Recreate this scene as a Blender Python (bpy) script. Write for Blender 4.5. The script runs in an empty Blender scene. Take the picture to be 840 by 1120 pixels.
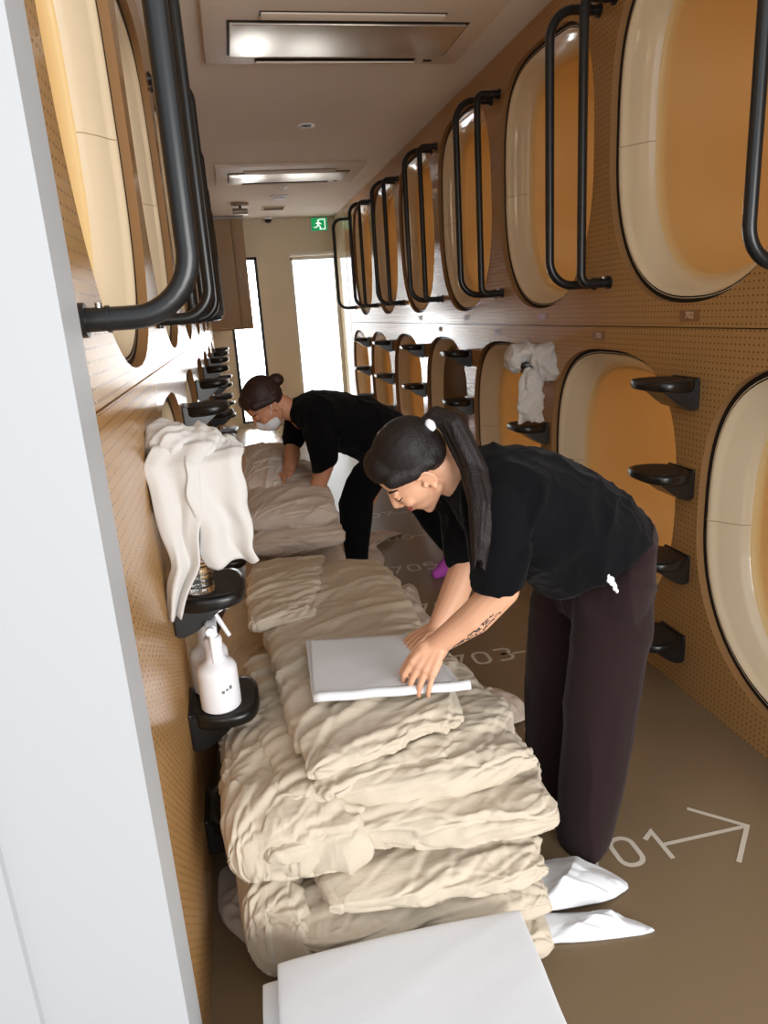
import bpy, bmesh, math, random
import numpy as np
from mathutils import Vector, Matrix, noise, Euler
random.seed(7)
SC = bpy.context.scene
COL = SC.collection
PI = math.pi

# ------------------------------------------------------------------ camera
cam_d = bpy.data.cameras.new('camera')
cam = bpy.data.objects.new('camera', cam_d)
COL.objects.link(cam)
F = 777.0
fwd = Vector((0.18219567, 0.94452536, -0.27327015))
rgt = Vector((0.97636415, -0.20665291, -0.06330583))
up = Vector((0.11626603, 0.25527713, 0.95985197))
cam.matrix_world = Matrix(((rgt.x, up.x, -fwd.x, 0), (rgt.y, up.y, -fwd.y, 0), (rgt.z, up.z, -fwd.z, 1.36), (0, 0, 0, 1)))
cam_d.sensor_fit = 'VERTICAL'
cam_d.sensor_height = 36.0
cam_d.lens = 36.0 * F / 1120.0
cam_d.clip_start = 0.02
SC.camera = cam

# ------------------------------------------------------------------ light
world = bpy.data.worlds.new('daylight')
SC.world = world
world.use_nodes = True
bg = world.node_tree.nodes['Background']
bg.inputs[0].default_value = (0.93, 0.97, 1.0, 1)
bg.inputs[1].default_value = 1.0

def area(name, loc, rot, sx, sy, power, colr):
    d = bpy.data.lights.new(name, 'AREA')
    d.shape = 'RECTANGLE'; d.size = sx; d.size_y = sy; d.energy = power; d.color = colr
    o = bpy.data.objects.new(name, d); COL.objects.link(o)
    o.location = loc; o.rotation_euler = rot
    return o
# daylight from the lobby windows behind the photographer
area('lobby_daylight', (1.9, -2.6, 1.15), (math.radians(100), 0, math.radians(17)), 2.8, 1.9, 140, (1.0, 0.985, 0.965))
# daylight outside the window at the far end
area('far_window_daylight', (0.25, 9.9, 1.15), (math.radians(-90), 0, 0), 0.9, 2.2, 170, (0.95, 0.98, 1.0))

SC.view_settings.view_transform = 'Standard'
SC.view_settings.look = 'None'
SC.view_settings.exposure = 0.38
SC.view_settings.gamma = 1.0
SC.view_settings.use_curve_mapping = False

# ------------------------------------------------------------------ materials
MATS = {}
def srgb(r, g, b):
    return tuple(((c / 255.0) / 12.92 if c / 255.0 <= 0.04045 else ((c / 255.0 + 0.055) / 1.055) ** 2.4) for c in (r, g, b)) + (1.0,)

def mat(name, colr, rough=0.5, spec=0.5, metal=0.0, var=0.0, vscale=8.0, bump=0.0, bscale=60.0, bstretch=(1, 1, 1), trans=0.0, emit=None, estr=0.0, coat=0.0, sheen=0.0, alpha=1.0, sss=0.0):
    m = bpy.data.materials.new(name); m.use_nodes = True
    nt = m.node_tree; b = nt.nodes['Principled BSDF']
    b.inputs['Base Color'].default_value = colr
    b.inputs['Roughness'].default_value = rough
    b.inputs['Specular IOR Level'].default_value = spec
    b.inputs['Metallic'].default_value = metal
    b.inputs['Transmission Weight'].default_value = trans
    b.inputs['Coat Weight'].default_value = coat
    b.inputs['Sheen Weight'].default_value = sheen
    b.inputs['Alpha'].default_value = alpha
    if sss:
        b.inputs['Subsurface Weight'].default_value = sss
        b.inputs['Subsurface Radius'].default_value = (0.012, 0.005, 0.003)
        b.inputs['Subsurface Scale'].default_value = 0.6
    if emit:
        b.inputs['Emission Color'].default_value = emit
        b.inputs['Emission Strength'].default_value = estr
    tc = nt.nodes.new('ShaderNodeTexCoord')
    if var > 0:
        n = nt.nodes.new('ShaderNodeTexNoise'); n.inputs['Scale'].default_value = vscale; n.inputs['Detail'].default_value = 5
        nt.links.new(tc.outputs['Object'], n.inputs['Vector'])
        mx = nt.nodes.new('ShaderNodeMix'); mx.data_type = 'RGBA'
        mx.inputs[6].default_value = tuple(c * (1 - var) for c in colr[:3]) + (1,)
        mx.inputs[7].default_value = tuple(min(1, c * (1 + var)) for c in colr[:3]) + (1,)
        nt.links.new(n.outputs['Fac'], mx.inputs[0]); nt.links.new(mx.outputs[2], b.inputs['Base Color'])
    if bump > 0:
        mp = nt.nodes.new('ShaderNodeMapping'); mp.inputs['Scale'].default_value = bstretch
        nt.links.new(tc.outputs['Object'], mp.inputs['Vector'])
        n2 = nt.nodes.new('ShaderNodeTexNoise'); n2.inputs['Scale'].default_value = bscale; n2.inputs['Detail'].default_value = 6
        nt.links.new(mp.outputs['Vector'], n2.inputs['Vector'])
        bp = nt.nodes.new('ShaderNodeBump'); bp.inputs['Strength'].default_value = bump; bp.inputs['Distance'].default_value = 0.01
        nt.links.new(n2.outputs['Fac'], bp.inputs['Height']); nt.links.new(bp.outputs['Normal'], b.inputs['Normal'])
    MATS[name] = m
    return m

def pegboard(name, colr, hole):
    m = bpy.data.materials.new(name); m.use_nodes = True
    nt = m.node_tree; N = nt.nodes; Lk = nt.links; b = N['Principled BSDF']
    tc = N.new('ShaderNodeTexCoord'); sp = N.new('ShaderNodeSeparateXYZ'); Lk.new(tc.outputs['Object'], sp.inputs[0])
    def M(op, a, v):
        q = N.new('ShaderNodeMath'); q.operation = op
        if hasattr(a, 'node'): Lk.new(a, q.inputs[0])
        else: q.inputs[0].default_value = a
        if v is not None:
            if hasattr(v, 'node'): Lk.new(v, q.inputs[1])
            else: q.inputs[1].default_value = v
        return q.outputs[0]
    P = 0.019
    a = M('SUBTRACT', M('FRACT', M('DIVIDE', M('ADD', sp.outputs['Y'], 10.0), P), None), 0.5)
    c = M('SUBTRACT', M('FRACT', M('DIVIDE', M('ADD', sp.outputs['Z'], 10.0), P), None), 0.5)
    d = M('SQRT', M('ADD', M('MULTIPLY', a, a), M('MULTIPLY', c, c)), None)
    f = M('LESS_THAN', d, 0.14)
    n = N.new('ShaderNodeTexNoise'); n.inputs['Scale'].default_value = 2.0
    mx0 = N.new('ShaderNodeMix'); mx0.data_type = 'RGBA'
    mx0.inputs[6].default_value = tuple(x * 0.95 for x in colr[:3]) + (1,); mx0.inputs[7].default_value = tuple(x * 1.05 for x in colr[:3]) + (1,)
    Lk.new(tc.outputs['Object'], n.inputs['Vector']); Lk.new(n.outputs['Fac'], mx0.inputs[0])
    mx = N.new('ShaderNodeMix'); mx.data_type = 'RGBA'
    Lk.new(f, mx.inputs[0]); Lk.new(mx0.outputs[2], mx.inputs[6]); mx.inputs[7].default_value = hole
    Lk.new(mx.outputs[2], b.inputs['Base Color'])
    b.inputs['Roughness'].default_value = 0.2
    b.inputs['Specular IOR Level'].default_value = 0.5
    MATS[name] = m
    return m

pegboard('pegboard', srgb(182, 139, 87), srgb(96, 62, 34))
mat('panel_edge', srgb(150, 112, 72), 0.6, 0.3)
mat('ceiling_paint', srgb(240, 233, 225), 0.85, 0.1, var=0.02, vscale=3)
mat('end_paint', srgb(236, 226, 206), 0.5, 0.3, var=0.02, vscale=3)
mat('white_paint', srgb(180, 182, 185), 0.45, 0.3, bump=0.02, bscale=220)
mat('floor_paint', srgb(128, 108, 84), 0.30, 0.45, var=0.06, vscale=2.2)
mat('marking', srgb(205, 196, 182), 0.5, 0.3)
mat('cream', srgb(236, 218, 186), 0.16, 0.5, coat=0.3)
mat('liner', srgb(240, 208, 148), 0.42, 0.4)
mat('gap_shade', srgb(28, 20, 16), 0.6, 0.3)
mat('seam_line', srgb(186, 160, 126), 0.6, 0.2)
mat('blind_fabric', srgb(120, 98, 70), 0.8, 0.2)
mat('black_metal', srgb(24, 26, 28), 0.30, 0.5)
mat('black_plastic', srgb(20, 19, 19), 0.28, 0.5)
mat('black_pad', srgb(38, 33, 30), 0.55, 0.4)
mat('steel', srgb(190, 190, 188), 0.3, 0.5, metal=1.0)
mat('plate', srgb(148, 104, 62), 0.4, 0.4)
mat('plate_text', srgb(222, 200, 172), 0.5, 0.3)
mat('duvet', srgb(200, 187, 168), 0.75, 0.25, sheen=0.1, bump=0.2, bscale=45, bstretch=(1, 2.2, 1))
mat('duvet_pale', srgb(212, 198, 186), 0.75, 0.25, sheen=0.1, bump=0.15, bscale=34, bstretch=(1, 2, 1))
mat('sheet', srgb(224, 226, 230), 0.8, 0.2, sheen=0.1, bump=0.06, bscale=26)
mat('towel', srgb(205, 202, 198), 0.95, 0.1, sheen=0.3, bump=0.12, bscale=220)
mat('skin', srgb(222, 170, 138), 0.5, 0.35, var=0.04, vscale=18, sss=0.12)
mat('skin_tan', srgb(196, 140, 108), 0.5, 0.35, var=0.04, vscale=18, sss=0.12)
mat('lip', srgb(196, 110, 104), 0.4, 0.4)
mat('eye_white', srgb(230, 226, 220), 0.2, 0.5)
mat('eye_dark', srgb(24, 16, 12), 0.3, 0.5)
def hairmat(name, colr, roty):
    m = mat(name, colr, 0.48, 0.35)
    nt = m.node_tree; b = nt.nodes['Principled BSDF']
    tc = nt.nodes.new('ShaderNodeTexCoord'); mp = nt.nodes.new('ShaderNodeMapping'); mp.vector_type = 'TEXTURE'
    mp.inputs['Rotation'].default_value = (0, roty, 0); mp.inputs['Scale'].default_value = (0.05, 0.0022, 0.0022)
    n = nt.nodes.new('ShaderNodeTexNoise'); n.inputs['Scale'].default_value = 1.0; n.inputs['Detail'].default_value = 3
    bp = nt.nodes.new('ShaderNodeBump'); bp.inputs['Strength'].default_value = 0.55; bp.inputs['Distance'].default_value = 0.004
    nt.links.new(tc.outputs['Object'], mp.inputs['Vector']); nt.links.new(mp.outputs['Vector'], n.inputs['Vector'])
    nt.links.new(n.outputs['Fac'], bp.inputs['Height']); nt.links.new(bp.outputs['Normal'], b.inputs['Normal'])
hairmat('hair', srgb(22, 15, 14), -0.57)
hairmat('hair_tail', srgb(24, 16, 15), 1.35)
hairmat('hair_brown', srgb(46, 28, 24), -0.5)
mat('black_cotton', srgb(13, 13, 16), 0.95, 0.1, sheen=0.04, bump=0.08, bscale=70)
mat('black_jersey', srgb(10, 10, 12), 0.95, 0.1, sheen=0.03, bump=0.08, bscale=70)
mat('brown_cloth', srgb(38, 24, 25), 0.9, 0.12, sheen=0.1, bump=0.06, bscale=80)
mat('purple_knit', srgb(186, 84, 186), 0.85, 0.2, bump=0.2, bscale=150)
mat('mask_paper', srgb(226, 226, 230), 0.85, 0.2)
mat('ink', srgb(62, 66, 70), 0.7, 0.1)
mat('white_plastic', srgb(236, 236, 240), 0.35, 0.5)
mat('grey_ink', srgb(120, 120, 124), 0.6, 0.2)
mat('pet', (0.93, 0.97, 1.0, 1), 0.04, 0.5, trans=1.0)
mat('blue_cap', srgb(140, 190, 215), 0.4, 0.4)
mat('ac_panel', srgb(218, 203, 186), 0.5, 0.4)
mat('brushed', srgb(205, 195, 182), 0.3, 0.5, metal=0.7, bump=0.05, bscale=30, bstretch=(1, 30, 1))
mat('dark_slot', srgb(45, 38, 32), 0.6, 0.2)
mat('beige_laminate', srgb(172, 148, 118), 0.45, 0.4)
mat('frosted', srgb(236, 240, 240), 0.5, 0.4, emit=(0.93, 0.97, 1.0, 1), estr=2.2)
mat('blind_white', srgb(240, 238, 230), 0.7, 0.2)
mat('frame_dark', srgb(48, 48, 50), 0.4, 0.4, metal=0.6)
mat('glass', (1, 1, 1, 1), 0.02, 0.5, trans=1.0)
mat('exit_green', srgb(20, 150, 84), 0.4, 0.4, emit=srgb(20, 150, 84), estr=0.6)
mat('exit_white', srgb(240, 255, 245), 0.4, 0.4, emit=(0.9, 1, 0.94, 1), estr=0.8)
mat('gloss_panel', srgb(214, 196, 166), 0.12, 0.5)
mat('led', (1, 0.95, 0.85, 1), 0.4, 0.3, emit=(1, 0.95, 0.85, 1), estr=0.6)
mat('dark_cloth', srgb(26, 24, 30), 0.9, 0.1)

# ------------------------------------------------------------------ helpers
def link(name, me, m=None, parent=None, smooth=True):
    if m is not None:
        me.materials.clear(); me.materials.append(MATS[m] if isinstance(m, str) else m)
    if smooth:
        me.polygons.foreach_set('use_smooth', [True] * len(me.polygons))
    me.update()
    o = bpy.data.objects.new(name, me); COL.objects.link(o)
    if parent is not None: o.parent = parent
    return o

def from_data(V, Fc, name='m'):
    me = bpy.data.meshes.new(name)
    me.from_pydata([tuple(v) for v in V], [], Fc); me.validate(); me.update()
    return me

def bm_to(name, bm, m=None, parent=None, smooth=True, recalc=True):
    if recalc: bmesh.ops.recalc_face_normals(bm, faces=bm.faces[:])
    me = bpy.data.meshes.new(name); bm.to_mesh(me); bm.free()
    return link(name, me, m, parent, smooth)

def auto_smooth(o, ang=35):
    me = o.data
    bm = bmesh.new(); bm.from_mesh(me)
    for e in bm.edges:
        if len(e.link_faces) == 2 and e.calc_face_angle(0) > math.radians(ang): e.smooth = False
    bm.to_mesh(me); bm.free()
    return o

def tag(o, label, cat, group=None):
    o['label'] = label; o['category'] = cat
    if group: o['group'] = group
    return o
def struct(o):
    o['kind'] = 'structure'; return o
def empty(name, loc=(0, 0, 0), rot=(0, 0, 0)):
    e = bpy.data.objects.new(name, None); COL.objects.link(e); e.location = loc; e.rotation_euler = rot
    e.empty_display_size = 0.05
    return e
def dup(root, loc=None, rotz=None):
    r = root.copy(); COL.objects.link(r)
    if loc is not None: r.location = loc
    if rotz is not None: r.rotation_euler = (0, 0, rotz)
    for ch in list(root.children):
        c = ch.copy(); COL.objects.link(c); c.parent = r
        for g in list(ch.children):
            d = g.copy(); COL.objects.link(d); d.parent = c
    return r

def add_box(bm, lo, hi, bev=0.0, mtx=None):
    g = bmesh.ops.create_cube(bm, size=1.0)
    vs = g['verts']
    for v in vs:
        v.co = Vector(((lo[0] + hi[0]) / 2 + v.co.x * (hi[0] - lo[0]), (lo[1] + hi[1]) / 2 + v.co.y * (hi[1] - lo[1]), (lo[2] + hi[2]) / 2 + v.co.z * (hi[2] - lo[2])))
    if bev > 0:
        es = {e for v in vs for e in v.link_edges}
        r = bmesh.ops.bevel(bm, geom=list(es), offset=bev, segments=3, affect='EDGES', profile=0.5)
        vs = list({v for f in r['faces'] for v in f.verts} | {v for v in vs if v.is_valid})
    if mtx is not None:
        bmesh.ops.transform(bm, matrix=mtx, verts=[v for v in vs if v.is_valid])
    return vs

def box_obj(name, lo, hi, m, parent=None, bev=0.0):
    bm = bmesh.new(); add_box(bm, lo, hi, bev)
    o = bm_to(name, bm, m, parent, smooth=bev > 0)
    if bev > 0: auto_smooth(o, 40)
    return o

def round_path(pts, rad, seg=8):
    pts = [Vector(p) for p in pts]; out = [pts[0]]
    for i in range(1, len(pts) - 1):
        a, b, c = pts[i - 1], pts[i], pts[i + 1]
        r = rad[i] if isinstance(rad, (list, tuple)) else rad
        d1 = (a - b).normalized(); d2 = (c - b).normalized()
        p0 = b + d1 * r; p2 = b + d2 * r
        ang = d1.angle(d2)
        cen = b + (d1 + d2).normalized() * (r / math.cos(ang / 2)) if ang > 0.01 else b
        # quadratic-ish arc through circle centre for right angles
        rr = (p0 - cen).length
        for k in range(seg + 1):
            t = k / seg
            q = (p0 - cen).lerp(p2 - cen, t)
            out.append(cen + q.normalized() * rr)
    out.append(pts[-1])
    return out

def tube_data(pts, rads, seg=12, cap=True):
    pts = [Vector(p) for p in pts]
    if not isinstance(rads, (list, tuple)): rads = [rads] * len(pts)
    V = []; Fc = []
    t0 = (pts[1] - pts[0]).normalized()
    n = t0.orthogonal().normalized()
    for i, p in enumerate(pts):
        if i == 0: t = (pts[1] - pts[0])
        elif i == len(pts) - 1: t = (pts[-1] - pts[-2])
        else: t = (pts[i + 1] - pts[i - 1])
        t = t.normalized()
        n = (n - t * n.dot(t)).normalized(); b = t.cross(n)
        for k in range(seg):
            a = 2 * PI * k / seg
            V.append(p + (n * math.cos(a) + b * math.sin(a)) * rads[i])
    for i in range(len(pts) - 1):
        for k in range(seg):
            k2 = (k + 1) % seg
            Fc.append((i * seg + k, i * seg + k2, (i + 1) * seg + k2, (i + 1) * seg + k))
    if cap:
        Fc.append(tuple(reversed(range(seg)))); Fc.append(tuple((len(pts) - 1) * seg + k for k in range(seg)))
    return V, Fc

def tube(name, pts, r, m, parent=None, seg=12):
    V, Fc = tube_data(pts, r, seg)
    o = link(name, from_data(V, Fc), m, parent)
    return auto_smooth(o, 60)

def lathe(name, prof, m, parent=None, seg=32, loc=(0, 0, 0)):
    V = []; Fc = []
    for r, z in prof:
        for k in range(seg):
            a = 2 * PI * k / seg
            V.append((loc[0] + r * math.cos(a), loc[1] + r * math.sin(a), loc[2] + z))
    n = len(prof)
    for i in range(n - 1):
        for k in range(seg):
            k2 = (k + 1) % seg
            Fc.append((i * seg + k, i * seg + k2, (i + 1) * seg + k2, (i + 1) * seg + k))
    Fc.append(tuple(reversed(range(seg)))); Fc.append(tuple((n - 1) * seg + k for k in range(seg)))
    o = link(name, from_data(V, Fc), m, parent)
    return auto_smooth(o, 40)

# ---- clay: union of round cones and ellipsoids, voxel remeshed to one surface
class Clay:
    def __init__(s): s.bm = bmesh.new()
    def cone(s, a, b, ra, rb, seg=16, flat=None):
        a = Vector(a); b = Vector(b); d = b - a; L = d.length
        if L < 1e-6: return s.ball(a, (ra,) * 3)
        prof = []
        for k in range(7): t = PI / 2 * k / 6; prof.append((-ra * math.cos(t), max(1e-4, ra * math.sin(t))))
        for k in range(7): t = PI / 2 * k / 6; prof.append((L + rb * math.sin(t), max(1e-4, rb * math.cos(t))))
        q = d.to_track_quat('Z', 'Y').to_matrix()
        rings = []
        for z, r in prof:
            rings.append([s.bm.verts.new(a + q @ Vector((r * math.cos(2 * PI * k / seg), r * math.sin(2 * PI * k / seg), z))) for k in range(seg)])
        for i in range(len(rings) - 1):
            for k in range(seg):
                k2 = (k + 1) % seg
                s.bm.faces.new((rings[i][k], rings[i][k2], rings[i + 1][k2], rings[i + 1][k]))
        s.bm.faces.new(list(reversed(rings[0]))); s.bm.faces.new(rings[-1])
        return s
    def chain(s, pts, rads, seg=16):
        for i in range(len(pts) - 1): s.cone(pts[i], pts[i + 1], rads[i], rads[i + 1], seg)
        return s
    def ball(s, c, r, rot=None):
        if not isinstance(r, (tuple, list)): r = (r,) * 3
        m = Matrix.Translation(Vector(c))
        if rot is not None: m = m @ rot.to_4x4()
        m = m @ Matrix.Diagonal((r[0], r[1], r[2], 1))
        bmesh.ops.create_icosphere(s.bm, subdivisions=3, radius=1.0, matrix=m)
        return s
    # elliptical loft between frames: (centre, axis1*ra, axis2*rb)
    def loft(s, rings, seg=28, cap=True):
        R = []
        for c, a, b in rings:
            c = Vector(c); a = Vector(a); b = Vector(b)
            R.append([s.bm.verts.new(c + a * math.cos(2 * PI * k / seg) + b * math.sin(2 * PI * k / seg)) for k in range(seg)])
        for i in range(len(R) - 1):
            for k in range(seg):
                k2 = (k + 1) % seg
                s.bm.faces.new((R[i][k], R[i][k2], R[i + 1][k2], R[i + 1][k]))
        s.bm.faces.new(list(reversed(R[0]))); s.bm.faces.new(R[-1])
        return s
    def mesh(s, voxel, smooth=4, disp=None, fac=0.5):
        bmesh.ops.recalc_face_normals(s.bm, faces=s.bm.faces[:])
        me = bpy.data.meshes.new('clay'); s.bm.to_mesh(me); s.bm.free()
        return remesh(me, voxel, smooth, disp, fac)

def remesh(me, voxel, smooth=4, disp=None, fac=0.5):
    o = bpy.data.objects.new('tmp', me); COL.objects.link(o)
    r = o.modifiers.new('r', 'REMESH'); r.mode = 'VOXEL'; r.voxel_size = voxel; r.use_smooth_shade = True
    if smooth:
        sm = o.modifiers.new('s', 'SMOOTH'); sm.factor = fac; sm.iterations = smooth
    dg = bpy.context.evaluated_depsgraph_get(); dg.update()
    out = bpy.data.meshes.new_from_object(o.evaluated_get(dg))
    bpy.data.objects.remove(o); bpy.data.meshes.remove(me)
    if disp: displace(out, disp)
    return out

def displace(me, fn):
    me.update()
    N = [v.normal.copy() for v in me.vertices]
    C = [v.co.copy() for v in me.vertices]
    for v, c, n in zip(me.vertices, C, N):
        v.co = c + n * fn(c, n)
    me.update()

def nz(p): return noise.noise(p)
def ridge(p, k=2.0):
    return (1.0 - min(1.0, abs(noise.noise(p)) * 2.0)) ** k
def fold_noise(sc, amp, ax, seed=0.0, warp=0.35):
    """creases running along unit direction ax"""
    ax = Vector(ax).normalized(); off = Vector((seed * 7.3, seed * 3.1, seed * 5.7))
    def f(c, n=None):
        q = c * sc + off
        w = Vector((nz(q * 0.6 + Vector((11, 0, 0))), nz(q * 0.6 + Vector((0, 17, 0))), nz(q * 0.6 + Vector((0, 0, 23))))) * warp
        q = q + w
        q = q - ax * q.dot(ax) * 0.86
        return amp * (ridge(q, 2.2) - 0.4) + amp * 0.35 * nz(q * 2.3)
    return f

def text_obj(name, body, size, depth, m, parent=None, mtx=None, align='CENTER'):
    cu = bpy.data.curves.new(name, 'FONT'); cu.body = body; cu.size = size; cu.extrude = depth; cu.align_x = align; cu.align_y = 'CENTER'
    o = bpy.data.objects.new('tmp', cu); COL.objects.link(o)
    dg = bpy.context.evaluated_depsgraph_get(); dg.update()
    me = bpy.data.meshes.new_from_object(o.evaluated_get(dg))
    bpy.data.objects.remove(o); bpy.data.curves.remove(cu)
    if mtx is not None: me.transform(mtx)
    return link(name, me, m, parent, smooth=False)

# ------------------------------------------------------------------ dimensions
XR, XL, H = 1.4175, -0.20, 2.51
YE = 9.35
PIT = 1.105
UR = [2.098 + PIT * k for k in range(6)]            # right upper pods
LR = [1.482 + PIT * k for k in range(7)]            # right lower pods
UL = [1.64 + PIT * k for k in range(6)]             # left upper pods
LL = [2.20 + PIT * k for k in range(6)]       # left lower pods
HW, HH = 0.492, 0.545
ZU, ZLO = 1.865, 0.638
HHL = 0.52
PEG_END = 8.62

def sq(a, n, w, h):
    ca, sa = math.cos(a), math.sin(a)
    return (w * math.copysign(abs(ca) ** (2 / n), ca), h * math.copysign(abs(sa) ** (2 / n), sa))
def pod_loop(inset, hh, upper, seg=72, hw=HW, insz=None):
    """egg-cornered outline: squarer on top, rounder below"""
    nt_, nb_ = (3.4, 2.35) if upper else (2.9, 2.15)
    insz = inset if insz is None else insz
    out = []
    for k in range(seg):
        a = 2 * PI * k / seg
        out.append(sq(a, nt_ if math.sin(a) >= 0 else nb_, hw - inset, hh - insz))
    return out

# ------------------------------------------------------------------ room shell
def wall_with_holes(name, x_face, sign, y0, y1, holes_up, holes_lo, m, thick=0.025):
    """two stacked pegboard panels with a hairline seam; sign=+1 wall is right of the corridor"""
    objs = []
    me_all = bmesh.new()
    for (z0, z1, holes, zc, hh, upper) in ((0.0, 1.2425, holes_lo, ZLO, HHL, False), (1.2465, H, holes_up, ZU, HH, True)):
        cu = bpy.data.curves.new('w', 'CURVE'); cu.dimensions = '2D'; cu.fill_mode = 'BOTH'; cu.extrude = thick / 2
        def spl(pts):
            s = cu.splines.new('POLY'); s.points.add(len(pts) - 1)
            for p, q in zip(s.points, pts): p.co = (q[0], q[1], 0, 1)
            s.use_cyclic_u = True
        spl([(y0, z0), (y1, z0), (y1, z1), (y0, z1)])
        for yc in holes:
            spl([(yc + a, zc + b - (0.045 if upper and sign < 0 else 0)) for a, b in pod_loop(0, hh, upper)])
        o = bpy.data.objects.new('tmp', cu); COL.objects.link(o)
        dg = bpy.context.evaluated_depsgraph_get(); dg.update()
        me = bpy.data.meshes.new_from_object(o.evaluated_get(dg))
        bpy.data.objects.remove(o); bpy.data.curves.remove(cu)
        for v in me.vertices:
            y, z, d = v.co
            v.co = (x_face + sign * (thick / 2) + d, y, z)
        me_all.from_mesh(me); bpy.data.meshes.remove(me)
    o = bm_to(name, me_all, m, None, smooth=False)
    o.data.materials.append(MATS['panel_edge'])
    for p in o.data.polygons:
        if abs(p.normal.x) < 0.7: p.material_index = 1
    return struct(o)

wall_with_holes('wall_right', XR, 1, 0.92, PEG_END, UR, LR, 'pegboard')
wall_with_holes('wall_left', XL, -1, 1.02, 8.95, UL, LL, 'pegboard')
struct(box_obj('light_stop_1', (XR + 0.025, 0.92, 1.21), (XR + 0.035, PEG_END, 1.28), 'gap_shade'))  # added black backing strip, stops light leaking through the panel seam
struct(box_obj('light_stop_2', (XL - 0.035, 1.02, 1.21), (XL - 0.025, 8.95, 1.28), 'gap_shade'))  # same added light stop behind the left seam
struct(box_obj('floor', (-3.2, -3.0, -0.08), (3.6, YE + 0.1, 0.0), 'floor_paint'))
struct(box_obj('ceiling', (-0.9, 0.55, H), (2.2, YE + 0.1, H + 0.08), 'ceiling_paint'))
# end wall with door and window openings
bm = bmesh.new()
dx0, dx1, dz1 = 0.826, 1.40, 2.05
wx0, wx1, wz0, wz1 = 0.03, 0.42, 0.05, 2.08
for lo, hi in (((-0.9, wz0 * 0), (wx0, H)), ((wx1, 0), (dx0, H)), ((dx1, 0), (2.2, H)), ((wx0, wz1), (wx1, H)), ((dx0, dz1), (dx1, H)), ((wx0, 0), (wx1, wz0))):
    add_box(bm, (lo[0], YE, lo[1]), (hi[0], YE + 0.1, hi[1]))
struct(bm_to('wall_end', bm, 'end_paint', smooth=False))
struct(box_obj('wall_right.001', (XR - 0.002, PEG_END + 0.012, 0), (XR + 0.02, YE, H), 'gloss_panel'))
struct(box_obj('wall_left.001', (XL - 0.02, 8.96, 0), (XL, YE, H), 'gloss_panel'))
# the white wall end beside the photographer
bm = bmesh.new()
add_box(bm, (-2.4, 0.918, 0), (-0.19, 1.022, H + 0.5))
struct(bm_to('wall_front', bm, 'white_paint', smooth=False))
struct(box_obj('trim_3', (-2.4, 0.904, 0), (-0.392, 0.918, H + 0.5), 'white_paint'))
# baseboard lines
struct(box_obj('baseboard_end', (-0.2, YE - 0.012, 0), (dx0, YE, 0.06), 'end_paint'))

# window and door at the end
w = struct(empty('window_1', ((wx0 + wx1) / 2, YE, 0)))
def loc_box(name, lo, hi, m, parent, bev=0.0):
    L0 = parent.location
    return box_obj(name, tuple(a - b for a, b in zip(lo, L0)), tuple(a - b for a, b in zip(hi, L0)), m, parent, bev)
bm = bmesh.new(); L0 = w.location
for lo, hi in (((wx0, wz0), (wx0 + 0.035, wz1)), ((wx1 - 0.035, wz0), (wx1, wz1)), ((wx0, wz1 - 0.035), (wx1, wz1)), ((wx0, wz0), (wx1, wz0 + 0.035))):
    add_box(bm, (lo[0] - L0.x, -0.01, lo[1]), (hi[0] - L0.x, 0.06, hi[1]))
bm_to('window_frame', bm, 'frame_dark', w, smooth=False)
box_obj('pane', (wx0 + 0.03 - L0.x, 0.03, wz0 + 0.03), (wx1 - 0.03 - L0.x, 0.036, wz1 - 0.03), 'glass', w)
d = struct(empty('door_1', ((dx0 + dx1) / 2, YE, 0))); L0 = d.location
bm = bmesh.new()
for lo, hi in (((dx0, 0), (dx0 + 0.03, dz1)), ((dx1 - 0.03, 0), (dx1, dz1)), ((dx0, dz1 - 0.03), (dx1, dz1)), ((dx0, 0), (dx1, 0.08))):
    add_box(bm, (lo[0] - L0.x, 0.0, lo[1]), (hi[0] - L0.x, 0.06, hi[1]))
bm_to('door_frame', bm, 'blind_white', d, smooth=False)
box_obj('frosted_pane', (dx0 + 0.028 - L0.x, 0.03, 0.07), (dx1 - 0.028 - L0.x, 0.04, dz1 - 0.02), 'frosted', d)
rb = empty('roller_blind', (1.113, YE - 0.02, dz1 + 0.03)); tag(rb, 'rolled up white blind cassette along the top of the bright frosted end door', 'blind')
tube('roll', [(-0.29, 0, 0), (0.285, 0, 0)], 0.02, 'blind_white', rb)
box_obj('cassette', (-0.295, -0.025, 0.0), (0.29, 0.019, 0.03), 'blind_white', rb, 0.004)

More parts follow.
